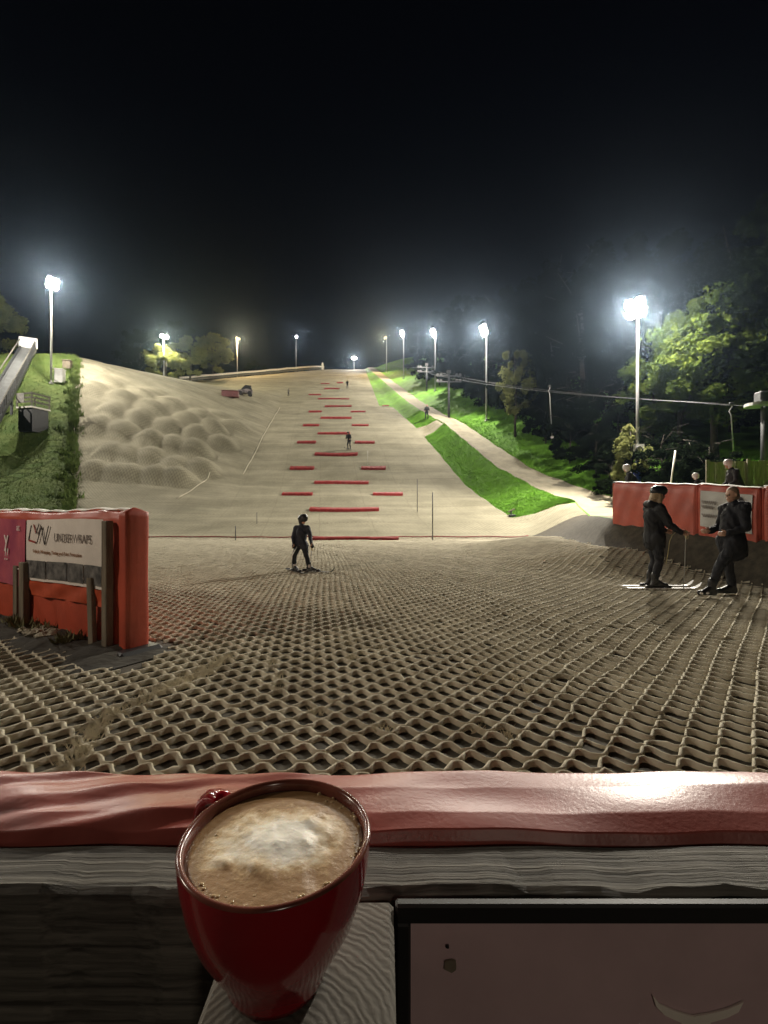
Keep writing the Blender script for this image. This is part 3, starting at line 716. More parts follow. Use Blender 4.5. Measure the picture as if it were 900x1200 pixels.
M['ski_d'] = simple('dark_ski', (.06, .06, .065), .35, .4, 6)
M['jkt_b'] = simple('blue_black_jacket', (.014, .018, .030), .7, .4, 12, .005, 25)
def V3(*a): return Vector(a)
def hand_caps(wr, dirv, thumb_side, s=1.0, curl=.6):
    """palm, four bent fingers of unequal length and a thumb leaving the side of the palm"""
    d = Vector(dirv).normalized(); t = Vector(thumb_side); t = (t-d*t.dot(d)).normalized(); n = d.cross(t)
    caps = [(wr, wr+d*.075*s, .026*s, .030*s)]
    for k, L in enumerate((.072, .082, .076, .060)):
        o = wr+d*.082*s+t*(.030-.020*k)*s
        m = o+(d*math.cos(curl)+n*math.sin(curl))*L*.5*s; e = m+(d*math.cos(curl*2)+n*math.sin(curl*2))*L*.5*s
        caps += [(wr+d*.04*s+t*(.026-.018*k)*s, o, .0105*s, .0100*s), (o, m, .0098*s, .0090*s), (m, e, .0090*s, .0076*s)]
    o = wr+d*.02*s+t*.022*s; m = o+(d*.6+t*.7)*.045*s; e = m+(d*.8+t*.15+n*.5)*.035*s
    caps += [(o, m, .0135*s, .0115*s), (m, e, .0110*s, .0090*s)]
    return caps
def head_parts(c, s, face, tilt=0.0):
    """skull, jaw, nose, brow, ears; c = centre of head, face = unit direction"""
    f = Vector(face).normalized(); l = Vector((0, 0, 1)).cross(f).normalized(); u = f.cross(l)*1.0
    balls = [(c+u*.025*s-f*.008*s, (.082*s, .082*s, .098*s)), (c+f*.022*s-u*.055*s, (.058*s, .058*s, .062*s)), (c+f*.045*s-u*.088*s, .030*s)]
    caps = [(c+f*.080*s+u*.008*s, c+f*.100*s-u*.022*s, .010*s, .015*s), (c+f*.066*s+u*.025*s+l*.03*s, c+f*.066*s+u*.025*s-l*.03*s, .014*s, .014*s),
            (c+f*.076*s-u*.052*s+l*.018*s, c+f*.076*s-u*.052*s-l*.018*s, .010*s, .010*s)]
    for k in (-1, 1): caps.append((c+l*k*.080*s-f*.005*s+u*.012*s, c+l*k*.082*s-f*.008*s-u*.018*s, .016*s, .013*s))
    return caps, balls
def eyes(c, s, face, parent):
    f = Vector(face).normalized(); l = Vector((0, 0, 1)).cross(f).normalized(); u = f.cross(l)
    for k in (-1, 1):
        mb = MB(); mb.ball(c+f*.072*s+l*k*.031*s+u*.004*s, .011*s, 10, 8); mb.build('eye', M['black_pl'], parent, True)
def hair_strip(): pass

def figure(root, J, s, mats, face, head_cap=True, hands=True, voxel=.012, coat_len=.0, bulk=1.0, hand_curl=.7):
    """J: joints in local metres. jacket, trousers and boots are garments over one body"""
    hc, hb = head_parts(J['head'], s, face)
    body = list(hc)
    neck = J['neck']; pel = J['pelvis']; ch = J['chest']
    body += [(neck, J['head']-V3(0, 0, .06*s), .055*s, .050*s), (ch, neck, .11*s, .06*s), (pel, ch, .12*s, .13*s)]
    for a in 'LR':
        body += [(J['sh'+a], J['el'+a], .045*s, .036*s), (J['el'+a], J['wr'+a], .036*s, .024*s), (J['hip'+a], J['kn'+a], .07*s, .05*s), (J['kn'+a], J['an'+a], .048*s, .034*s)]
        if hands: body += hand_caps(J['wr'+a], J.get('hd'+a, (J['wr'+a]-J['el'+a])), J.get('th'+a, V3(0, 0, 1)), s, hand_curl)
    bo = blob('body', body, M['skin'], root, voxel*.75, hb, 2)
    if hands is not None: eyes(J['head'], s, face, bo)
    jk = []; k = s*bulk
    jk += [(ch, neck+V3(0, 0, .015*s), .150*k, .078*s), (pel+V3(0, 0, .06*s), ch, .150*k, .165*k), (J['shL'], J['shR'], .085*k, .085*k), (J['hipL']+V3(0, 0, .04*s), J['hipR']+V3(0, 0, .04*s), .115*k, .115*k)]
    if coat_len:
        jk += [(J['hipL'], J['hipL'].lerp(J['knL'], coat_len), .13*k, .12*k), (J['hipR'], J['hipR'].lerp(J['knR'], coat_len), .13*k, .12*k)]
    for a in 'LR':
        jk += [(J['sh'+a], J['el'+a], .075*k, .062*k), (J['el'+a], J['wr'+a], .060*k, .044*k)]
    jk += list(J.get('extra_coat', []))
    blob('jacket', jk, mats['coat'], root, voxel, (), 5)
    tr = []
    for a in 'LR':
        tr += [(J['hip'+a], J['kn'+a], .098*s, .072*s), (J['kn'+a], J['an'+a]+V3(0, 0, .03*s), .070*s, .062*s)]
    tr += [(J['hipL'], J['hipR'], .11*s, .11*s)]
    blob('trousers', tr, mats['trouser'], root, voxel, (), 4)
    for a in 'LR':
        d = Vector(J['toe'+a])-Vector(J['an'+a]); g = V3(J['an'+a].x, J['an'+a].y, J['toe'+a].z)
        hl = V3(J['an'+a].x, J['an'+a].y, J['toe'+a].z)-V3(d.x, d.y, 0).normalized()*.035*s
        blob('boot', [(J['an'+a]+V3(0, 0, .10*s), J['an'+a], .062*s, .060*s), (J['an'+a], hl, .058*s, .048*s), (hl, J['toe'+a], .048*s, .042*s), (J['an'+a], J['toe'+a]-V3(d.x, d.y, 0).normalized()*.05*s, .055*s, .045*s)], mats['boot'], root, voxel*.8, (), 2)
    return body

# --- woman in black on skis (faces +X)
gy = 8.3; gx = (768-450)/FPX*gy
root = empty('person', (gx, gy, tz(gx, gy)+.06), 0, 'person in black coat and flat cap standing on skis holding a ski pole', 'person')
J = dict(head=V3(.06, 0, 1.63), neck=V3(.0, 0, 1.47), chest=V3(-.02, 0, 1.27), pelvis=V3(-.02, 0, .92), shL=V3(-.02, .19, 1.40), shR=V3(-.02, -.19, 1.40),
         elL=V3(.06, .27, 1.12), wrL=V3(.30, .24, 1.00), elR=V3(.10, -.24, 1.12), wrR=V3(.33, -.20, .985), hdR=V3(1, .1, -.35), hdL=V3(1, -.1, -.3), thR=V3(0, .3, 1), thL=V3(0, -.3, 1),
         hipL=V3(-.02, .095, .87), hipR=V3(-.02, -.095, .87), knL=V3(.06, .12, .48), knR=V3(.0, -.12, .47), anL=V3(-.02, .13, .13), anR=V3(-.08, -.12, .13), toeL=V3(.17, .14, .05), toeR=V3(.11, -.12, .05),
         extra_coat=[(V3(-.02, .0, .95), V3(-.01, 0, .80), .17, .185)])
figure(root, J, 1.0, dict(coat=M['coat'], trouser=M['trouser'], boot=M['boot']), (1, -.25, -.12), bulk=1.06, voxel=.011, coat_len=.08)
h = J['head']
blob('hair', [(h+V3(-.05, 0, .03), h+V3(-.115, 0, -.15), .088, .080), (h+V3(-.02, .07, .0), h+V3(-.04, .09, -.17), .035, .045), (h+V3(-.02, -.07, .0), h+V3(-.04, -.09, -.17), .035, .045)], M['hair_b'], root, .010, (), 3)
blob('cap', [(h+V3(-.05, 0, .085), h+V3(.05, 0, .085), .10, .098), (h+V3(.06, .05, .068), h+V3(.13, 0, .05), .022, .016), (h+V3(.06, -.05, .068), h+V3(.13, 0, .05), .022, .016), (h+V3(.10, -.02, .055), h+V3(.10, .02, .055), .022, .022)], M['helmet_d'], root, .010, (), 3)
blob('hood', [(V3(-.10, .09, 1.48), V3(-.13, -.09, 1.48), .065, .065), (V3(-.06, .12, 1.47), V3(.03, .10, 1.44), .045, .03), (V3(-.06, -.12, 1.47), V3(.03, -.10, 1.44), .045, .03)], M['coat'], root, .012, (), 3)
for a, y in (('L', .13), ('R', -.12)):   # ski boots' light buckles
    MB().box((J['an'+a].x+.06, y*1.05-.055*(1 if y < 0 else -1)*1, .17), (.05, .02, .05), bev=.006).build('buckle', M['white'], root)
def ski(x, y, rz, L, mat, lab, grp, z=None, wd=.085):
    z = tz(x, y)+.052 if z is None else z
    r = empty('ski', (x, y, z), rz, lab, 'ski', grp)
    mb = MB(); n = 24; V = []; F = []
    for k in range(n+1):
        t = k/n; xx = (t-.45)*L; hw = wd/2*(1+.25*(abs(t-.5)*2)**2)*(1 if t < .93 else max(.15, 1-((t-.93)/.07)**2)); zz = .0
        if t > .88: zz = ((t-.88)/.12)**2*.10
        if t < .04: zz = ((.04-t)/.04)**2*.02
        for yy, dz in ((-hw, 0), (-hw, .014), (hw, .014), (hw, 0)): V.append((xx, yy, zz+dz))
    for k in range(n):
        for j in range(4): F.append((k*4+j, k*4+(j+1) % 4, k*4+4+(j+1) % 4, k*4+4+j))
    F.append((3, 2, 1, 0)); F.append((n*4, n*4+1, n*4+2, n*4+3)); mb.add(V, F); mb.build('blade', mat, r)
    for xx, l_ in ((.17, .10), (-.17, .12)):
        MB().box((xx, 0, .035), (l_, .07, .045), bev=.012).build('binding', M['black_pl'], r)
    return r
ski(gx+.03, gy+.14, 0, 1.35, M['ski_w'], 'white ski under the far boot of the person in the flat cap', 'skis'); ski(gx-.02, gy-.13, -.03, 1.35, M['ski_w'], 'white ski under the near boot of the person in the flat cap', 'skis')
def pole(top, tip, lab):
    top = Vector(top); tip = Vector(tip)
    r = empty('ski_pole', tip, 0, lab, 'ski pole', 'ski poles'); v = top-tip; n = v.normalized()
    MB().tube([(0, 0, 0), v], [.006, .009], 8).build('shaft', M['steel'], r, True); MB().tube([v-n*.12, v+n*.02], [.017, .019], 10).build('grip', M['gold'], r, True)
    b_ = n*.07; MB().tube([b_-n*.006, b_+n*.006], .042, 14).build('basket', M['black_pl'], r)
    pts = [v+V3(.03*math.sin(t)+.02, .02, -.11*(1-math.cos(t))/2*1.2) for t in np.linspace(0, 6.28, 14)]; MB().tube(pts, .006, 6, cap=False).build('strap', M['gold'], r, True)
rz0 = root.location.z
pole((gx+.43, gy-.19, rz0+.99), (gx+.31, gy-.30, tz(gx+.31, gy-.3)+.03), 'ski pole held by the person in the flat cap')
MB().tube([(.25, -.21, 1.0), (.17, -.21, .93), (.13, -.2, .82), (.10, -.20, .6), (.07, -.19, .42)], .008, 6).build('lanyard', M['gold'], root, True)

# --- man in parka (faces -X)
gy2 = 7.5; gx2 = (850-450)/FPX*gy2
root = empty('person', (gx2, gy2, tz(gx2, gy2)+.05), 0, 'person in dark hooded parka and grey trousers stepping forward, bare headed', 'person')
J = dict(head=V3(.10, 0, 1.615), neck=V3(.13, 0, 1.46), chest=V3(.14, 0, 1.25), pelvis=V3(.10, 0, .90), shL=V3(.14, -.20, 1.39), shR=V3(.14, .20, 1.39),
         elL=V3(.13, -.27, 1.10), wrL=V3(-.10, -.20, 1.0), elR=V3(.10, .26, 1.10), wrR=V3(-.12, .18, 1.03), hdL=V3(-1, .35, -.1), hdR=V3(-1, -.35, -.1),
         hipL=V3(.08, -.10, .86), hipR=V3(.08, .10, .86), knL=V3(-.16, -.11, .50), knR=V3(.13, .11, .45), anL=V3(-.30, -.12, .14), anR=V3(.20, .12, .12), toeL=V3(-.50, -.13, .06), toeR=V3(-.02, .12, .05),
         extra_coat=[(V3(.10, 0, .95), V3(.12, 0, .74), .19, .20), (V3(.2, 0, .85), V3(.23, 0, .70), .13, .12)])
figure(root, J, 1.0, dict(coat=M['parka'], trouser=M['trouser_g'], boot=M['boot']), (-1, -.12, -.12), bulk=1.12, voxel=.011, coat_len=.18)
h = J['head']
blob('hair', [(h+V3(.02, 0, .055), h+V3(.05, 0, -.02), .086, .074)], M['hair_g'], root, .009, (), 2)
blob('hood', [(V3(.24, .11, 1.44), V3(.25, -.11, 1.44), .075, .075), (V3(.28, .06, 1.38), V3(.29, -.06, 1.38), .07, .07), (V3(.18, .13, 1.46), V3(.06, .10, 1.44), .05, .035), (V3(.18, -.13, 1.46), V3(.06, -.10, 1.44), .05, .035)], M['parka'], root, .012, (), 3)
for dx, dy in ((-.50, -.17), (-.40, -.17)): MB().ball((dx, dy, .06), (.03, .015, .022), 10, 6).build('shoe_trim', M['white'], root, True)

# --- child skier in the middle
gy3 = 10.6; gx3 = (354-450)/FPX*gy3
root = empty('person', (gx3, gy3, tz(gx3, gy3)+.06), 0, 'small skier in dark clothes and helmet standing before the slope foot', 'person')
s = .80
J = dict(head=V3(.02, 0, 1.16), neck=V3(-.01, 0, 1.02), chest=V3(-.01, 0, .87), pelvis=V3(-.03, 0, .62), shL=V3(-.15, .05, .97), shR=V3(.14, -.05, .97),
         elL=V3(-.20, .0, .76), wrL=V3(-.17, -.10, .62), elR=V3(.20, -.08, .78), wrR=V3(.24, -.18, .64), hipL=V3(-.10, .02, .58), hipR=V3(.05, -.02, .58),
         knL=V3(-.17, -.03, .34), knR=V3(.11, -.06, .34), anL=V3(-.19, .05, .11), anR=V3(.15, .02, .10), toeL=V3(-.08, -.10, .04), toeR=V3(.30, -.06, .04), extra_coat=[])
figure(root, J, s, dict(coat=M['jkt_b'], trouser=M['trouser'], boot=M['boot']), (.8, -.6, -.05), voxel=.011, coat_len=.10, bulk=1.0)
h = J['head']
blob('helmet', [(h+V3(-.025, .015, .035), h+V3(.025, -.015, .045), .098, .098), (h+V3(-.03, .02, .0), h+V3(-.035, .02, -.05), .088, .07)], M['helmet_d'], root, .009, (), 2)
blob('goggles', [(h+V3(.075, -.02, .018), h+V3(.03, -.078, .018), .026, .026)], M['black_pl'], root, .006, (), 1)
blob('glove', [(J['wrR'], J['wrR']+V3(.03, -.03, -.07), .032, .038)], M['coat'], root, .008, (), 2)
blob('glove', [(J['wrL'], J['wrL']+V3(.0, -.03, -.07), .032, .038)], M['coat'], root, .008, (), 2)
MB().tube([(-.105, -.075, .55), (-.205, -.10, .36), (-.235, -.03, .14)], .012, 6).build('side_stripe', M['white'], root, True)
for a in 'LR': MB().box((J['an'+a].x+.03, J['an'+a].y-.055, .11), (.08, .02, .09), bev=.01).build('boot_shell', M['steel'], root)
zc = None
ski(gx3+.22, gy3-.02, -.35, 1.05, M['ski_d'], 'dark ski pointing away from the slope under the small skier', 'skis'); ski(gx3-.12, gy3-.08, -.95, 1.05, M['ski_d'], 'dark ski pointing to the rail under the small skier', 'skis')
pole((gx3+.26, gy3-.2, root.location.z+.60), (gx3+.20, gy3-.12, tz(gx3, gy3)+.03), 'short ski pole in the hand of the small skier')

# --- simple distant people
def far_person(loc, rz, H, coat, trouser, label, helmet=None, bend=.12, arm=.35, voxel=.03, name='person', legs=True):
    s = H/1.78; root = empty(name, loc, rz, label, 'person'); root.scale = (s, s, s)
    J = dict(head=V3(.08+bend, 0, 1.62), neck=V3(.03+bend*.8, 0, 1.46), chest=V3(bend*.6, 0, 1.26), pelvis=V3(-.05, 0, .90), shL=V3(bend*.7, .19, 1.39), shR=V3(bend*.7, -.19, 1.39),
             elL=V3(.12, .27, 1.12), wrL=V3(.12+arm*.5, .24, .98), elR=V3(.10, -.27, 1.12), wrR=V3(.10+arm*.5, -.24, .98), hipL=V3(-.05, .10, .86), hipR=V3(-.05, -.10, .86),
             knL=V3(.10, .13, .48), knR=V3(.06, -.13, .48), anL=V3(-.02, .14, .12), anR=V3(-.06, -.14, .12), toeL=V3(.17, .15, .05), toeR=V3(.13, -.15, .05))
    figure(root, J, 1.0, dict(coat=coat, trouser=trouser, boot=M['boot']), (1, 0, -.1), voxel=voxel, bulk=1.05)
    h = J['head']
    if helmet is not None:
        blob('helmet', [(h+V3(-.03, 0, .04), h+V3(.02, 0, .045), .102, .102), (h+V3(-.03, 0, 0), h+V3(-.03, 0, -.05), .095, .085)], helmet, root, voxel*.6, (), 2)
    else:
        blob('hair', [(h+V3(-.02, 0, .05), h+V3(-.04, 0, -.03), .09, .08)], M['hair_g'], root, voxel*.5, (), 2)
    return root
p = hit(409, 527); far_person(p+V3(0, 0, .05), -1.9, 1.75, M['coat'], M['trouser'], 'dark skier coming down between the red strips halfway up', M['helmet_d'], bend=.2, voxel=.025)
ski(p.x-.12, p.y-.1, -1.9, 1.6, M['ski_d'], 'dark ski on the mogul side under the skier halfway up', 'skis', p.z+.06); ski(p.x+.15, p.y-.1, -1.8, 1.6, M['ski_d'], 'dark ski on the footpath side under the skier halfway up', 'skis', p.z+.06)
p = hit(500, 492); far_person(p, -1.4, 1.85, M['coat'], M['trouser'], 'dark clothed walker on the pale footpath', None, voxel=.03)
p = hit(338, 464); far_person(p, -.6, 1.3, M['wood_grey'], M['trouser'], 'tiny figure standing on the upper piste by the seam', M['helmet_d'], voxel=.035)
p = hit(407, 455); far_person(p, -1.6, 1.6, M['coat'], M['trouser'], 'tiny dark skier near the crest of the slope', M['helmet_d'], voxel=.035)
# people behind the red barrier
for px, pyt, Y, rz, Hh, lab, hm in ((742, 543, 15.2, 2.6, 1.68, 'person in dark jacket and white helmet behind the barrier beside the blue padding', M['helmet_w']), (822, 553, 13.6, 2.2, 1.5, 'person with only a pale helmet showing above the barrier seam', M['helmet_w']), (863, 537, 12.4, 2.9, 1.75, 'person in dark jacket and white helmet before the board fence', M['helmet_w'])):
    x = (px-450)/FPX*Y; topz = CAMZ+(600-pyt)/FPX*Y; z = tz(x, Y); far_person(V3(x, Y, z), rz, max(1.3, min(1.95, topz-z)), M['coat'], M['trouser'], lab, hm, voxel=.02)
print('TZ people', [tz((px-450)/FPX*Y, Y) for px, Y in ((742, 15.2), (822, 13.6), (863, 12.4))])

# ------------------------------------------------------------------ lettering helper
FONT = None
def text(s_, size, mat, parent, origin, xdir, ydir, name='lettering', ext=.0015, shear=0.0, squeeze=1.0):
    c = bpy.data.curves.new('t', 'FONT'); c.body = s_; c.size = size; c.extrude = ext; c.shear = shear; c.align_x = 'LEFT'
    o = bpy.data.objects.new('t', c); COL.objects.link(o)
    dg = bpy.context.evaluated_depsgraph_get(); me = bpy.data.meshes.new_from_object(o.evaluated_get(dg)); bpy.data.objects.remove(o)
    x = Vector(xdir).normalized(); y = Vector(ydir).normalized(); z = x.cross(y)
    mm = Matrix((x*squeeze, y, z)).transposed().to_4x4(); mm.translation = Vector(origin)
    me.transform(mm); me.name = name; me.materials.clear(); me.materials.append(mat)
    return link(bpy.data.objects.new(name, me), parent)

# ------------------------------------------------------------------ banner barrier on the left
e0 = Vector((-2.56, 4.72, 0)); dv = Vector((-2.3, 1.4, 0)).normalized(); nv = Vector((-dv.y, dv.x, 0)); nv = -nv if nv.y > 0 else nv   # nv faces the terrace
e0.z = tz(e0.x, e0.y)
root = empty('banner_barrier', e0, 0, 'red padded barrier with white printed banner and old wooden posts', 'barrier')
HB = 1.42; LB = 4.6
def bp_(t, off, z): return dv*t + nv*off + Vector((0, 0, z))
def sheet(f, nu, nv_, name, mat, parent, smooth=True, thick=0.0):
    V = []; F = []
    for i in range(nu+1):
        for j in range(nv_+1): V.append(f(i/nu, j/nv_))
    for i in range(nu):
        for j in range(nv_): F.append((i*(nv_+1)+j, (i+1)*(nv_+1)+j, (i+1)*(nv_+1)+j+1, i*(nv_+1)+j+1))
    mb = MB(); mb.add(V, F); return mb.build(name, mat, parent, smooth)
def cover(u, v):
    # cross-section walked from the terrace-side foot over the top to the piste-side foot
    t = u*LB+.0; hw = .11
    prof = [(hw*.75, .06), (hw*.78, .5), (hw*.82, 1.1), (hw*.95, HB-.09), (hw*.6, HB-.015), (0, HB), (-hw*.6, HB-.015), (-hw*1.1, HB-.09), (-hw*1.15, .7), (-hw*1.2, .05)]
    k = v*(len(prof)-1); i = min(int(k), len(prof)-2); f = k-i
    o = prof[i][0]*(1-f)+prof[i+1][0]*f; z = prof[i][1]*(1-f)+prof[i+1][1]*f
    wv = .012*math.sin(t*7+z*3)+.008*math.sin(t*17-z*9)
    return bp_(t, o+wv, z+.012*math.sin(t*3.1)*(1 if z > .6 else 0))
sheet(cover, 120, 36, 'cover', M['vinyl'], root)
# padded end block
def endcap(u, v):
    a = (u-.5)*2*math.pi; r_ = .125*(1 + .02*math.sin(v*9)); z = .02+v*(HB+.015)
    if v > .985: r_ *= 1-((v-.985)/.015)**2*.9; z -= .0
    return bp_(-.04+math.copysign(abs(math.cos(a))**.35, math.cos(a))*r_*.55, math.copysign(abs(math.sin(a))**.35, math.sin(a))*r_, z)
sheet(endcap, 28, 30, 'end_padding', M['vinyl'], root)
mb = MB(); mb.box(bp_(.02, .02, .0), (.52, .46, .12), rz=math.atan2(dv.y, dv.x), bev=.04); mb.build('foot_block', M['black_pl'], root)
def top_edge(u, v):
    t = u*LB; a = math.pi*v
    return bp_(t, -.02+.06*math.cos(a)+.01*math.sin(t*9), HB+.006+.018*math.sin(a)+.006*math.sin(t*13)+.012*math.sin(t*3.1))
wm = simple('white_top_edge', (.78, .74, .68), .6, .2, 9, .01, 14)
sheet(top_edge, 90, 6, 'top_edge', wm, root)  # white of this worn edge also imitates light along the cover top
# wooden posts
for t, wd, top in ((.17, .09, HB-.10), (2.02, .12, HB-.62), (3.9, .14, HB-.1)):
    mb = MB(); mb.beam(bp_(t, .15, -.05), bp_(t, .15, top), .075, wd, bev=.006, up=dv); mb.build('post', M['wood_post'], root)
mb = MB(); mb.beam(bp_(.48, .135, .0), bp_(.52, .135, .72), .05, .09, bev=.005, up=dv); mb.build('brace', M['wood_post'], root)
mb = MB(); mb.beam(bp_(2.28, .13, .0), bp_(2.28, .13, .74), .05, .10, bev=.005, up=dv); mb.build('brace', M['wood_post'], root)
# banners on the terrace side
def banner(t0, t1, z0, z1, off, mat, name, amp=.006):
    def f(u, v):
        t = t1+(t0-t1)*u
        return bp_(t, off+amp*math.sin(t*9+v*4)+amp*.6*math.sin(t*21), z0+(z1-z0)*v+.012*math.sin(t*2.2))
    return sheet(f, 60, 12, name, mat, root)
bw = simple('banner_white', (.74, .68, .62), .5, .08, 4)
bn = banner(.29, 2.02, .60, 1.325, .128, bw, 'white_banner')
xd = -dv
M['ink_d'] = simple('ink_dark', (.035, .028, .03), .6, .2, 9); M['ink_r'] = simple('ink_red', (.33, .05, .04), .6, .2, 9); M['ink_o'] = simple('ink_brown', (.30, .14, .07), .6, .2, 9); M['ink_g'] = simple('ink_grey', (.26, .22, .20), .6, .2, 9)
def bpt(t, z): return bp_(t, .141, z)
# emblem strokes: L \/ W drawn as slanted bars
def stroke(t0, z0, t1, z1, wd, m, par=bn):
    a = bpt(t0, z0); b_ = bpt(t1, z1); mb = MB(); mb.beam(a, b_, .004, wd, up=nv.cross((b_-a).normalized())); mb.build('emblem_stroke', m, par)
stroke(1.86, 1.25, 1.93, 1.07, .016, M['ink_d']); stroke(1.93, 1.07, 1.76, 1.05, .022, M['ink_r']); stroke(1.80, 1.26, 1.74, 1.16, .016, M['ink_r']); stroke(1.66, 1.27, 1.74, 1.15, .016, M['ink_d'])
stroke(1.71, 1.05, 1.60, 1.24, .016, M['ink_d']); stroke(1.60, 1.24, 1.53, 1.03, .016, M['ink_d']); stroke(1.53, 1.03, 1.43, 1.25, .016, M['ink_d'])
text('UNDER WRAPS', .135, M['ink_g'], bn, bpt(1.30, 1.075), xd, (0, 0, 1), squeeze=.86)
text('Vehicle Wrapping, Tinting and Paint Protection', .058, M['ink_o'], bn, bpt(1.82, .925), xd, (0, 0, 1), squeeze=1.02)
M['photo'] = simple('banner_photo', (.20, .19, .18), .6, .85, 9, col2=(.02, .02, .022), detail=3)
for t0, t1 in ((1.50, 2.0), (1.02, 1.48), (.66, 1.0), (.31, .64)):
    def f(u, v, t0=t0, t1=t1):
        t = t1+(t0-t1)*u; return bp_(t, .138+.006*math.sin(t*9+v)+.0036*math.sin(t*21), .635+.205*v+.012*math.sin(t*2.2))
    sheet(f, 20, 4, 'banner_photo', M['photo'], bn)
ora = simple('orange_strip', (.46, .075, .03), .5, .2, 5, .004, 12)
banner(.29, 2.05, .42, .595, .118, ora, 'orange_strip', .012)
pk = simple('pink_banner', (.46, .10, .13), .5, .25, 2.5, col2=(.28, .05, .10))
pb = banner(2.06, LB, .50, 1.33, .126, pk, 'pink_banner')
M['ink_w'] = simple('ink_white', (.70, .60, .58), .6, .1, 9)
text('y', .30, M['ink_w'], pb, bp_(2.62, .142, .98), xd, (0, 0, 1)); text('!!', .22, M['ink_w'], pb, bp_(2.62, .142, .80), xd, (0, 0, 1), shear=.2)
text('at', .12, M['ink_w'], pb, bp_(2.26, .142, 1.18), xd, (0, 0, 1))
MB().beam(bp_(2.3, .14, .71), bp_(2.08, .14, .70), .004, .014, up=(0, 0, 1)).build('print_line', M['ink_w'], pb)
# earth strip with rubble and tufts at its foot
V = []; F = []; nu, nw = 60, 12
for i in range(nu+1):
    for j in range(nw+1):
        t = -.45+i/nu*(LB+.6); o_ = -.25+j/nw*.95; q = e0+dv*t+nv*o_
        edge = min(1, (j/nw)*4, (1-j/nw)*4, (i/nu)*12)
        V.append((q.x, q.y, tz(q.x, q.y)+.01+edge*(.045+.02*math.sin(t*6+o_*5)+.015*math.sin(t*17+o_*13))))
for i in range(nu):
    for j in range(nw): F.append((i*(nw+1)+j, (i+1)*(nw+1)+j, (i+1)*(nw+1)+j+1, i*(nw+1)+j+1))
mb = MB(); mb.add(V, F); eo = mb.build('earth_strip', M['earth'], None, True); eo['kind'] = 'structure'
nb = 2600
tt = nrg.uniform(.7, LB-.1, nb); oo = nrg.uniform(.12, .34, nb); keep = (np.sin(tt*4.1)+np.sin(tt*9.7+1)) > .2; tt = tt[keep]; oo = oo[keep]
bx_ = e0.x+dv.x*tt+nv.x*oo; by_ = e0.y+dv.y*tt+nv.y*oo
dry = simple('dry_grass', (.22, .20, .10), .8, .4, 8, col2=(.10, .10, .04))
gb = blades('dry_tufts', bx_, by_, .13, dry, 'dry grass tufts at the foot of the left banner barrier')
for k in range(16):
    t = rnd.choice([1.0, 1.15, 1.3, 1.45, .9, 2.6, 2.9])+rnd.uniform(-.12, .12); q = e0+dv*t+nv*rnd.uniform(.2, .38); rr = rnd.uniform(.035, .075)
    mb = MB(); mb.ball((0, 0, 0), (rr*1.3, rr, rr*.75), 9, 6)
    for i_, v in enumerate(mb.v): mb.v[i_] = tuple(c*(1+.25*math.sin(c2*70+k+i_)) for c, c2 in zip(v, (v[1], v[2], v[0])))
    o = mb.build('rubble_stone', simple('rubble', (.32, .29, .22), .9, .4, 14) if k == 0 else bpy.data.materials['rubble'], None, False, (q.x, q.y, tz(q.x, q.y)+.07)); o.rotation_euler = (0, 0, k*1.3)
    tag(o, 'pale lump of rubble at the foot of the banner barrier', 'stone', 'rubble under the banner barrier')

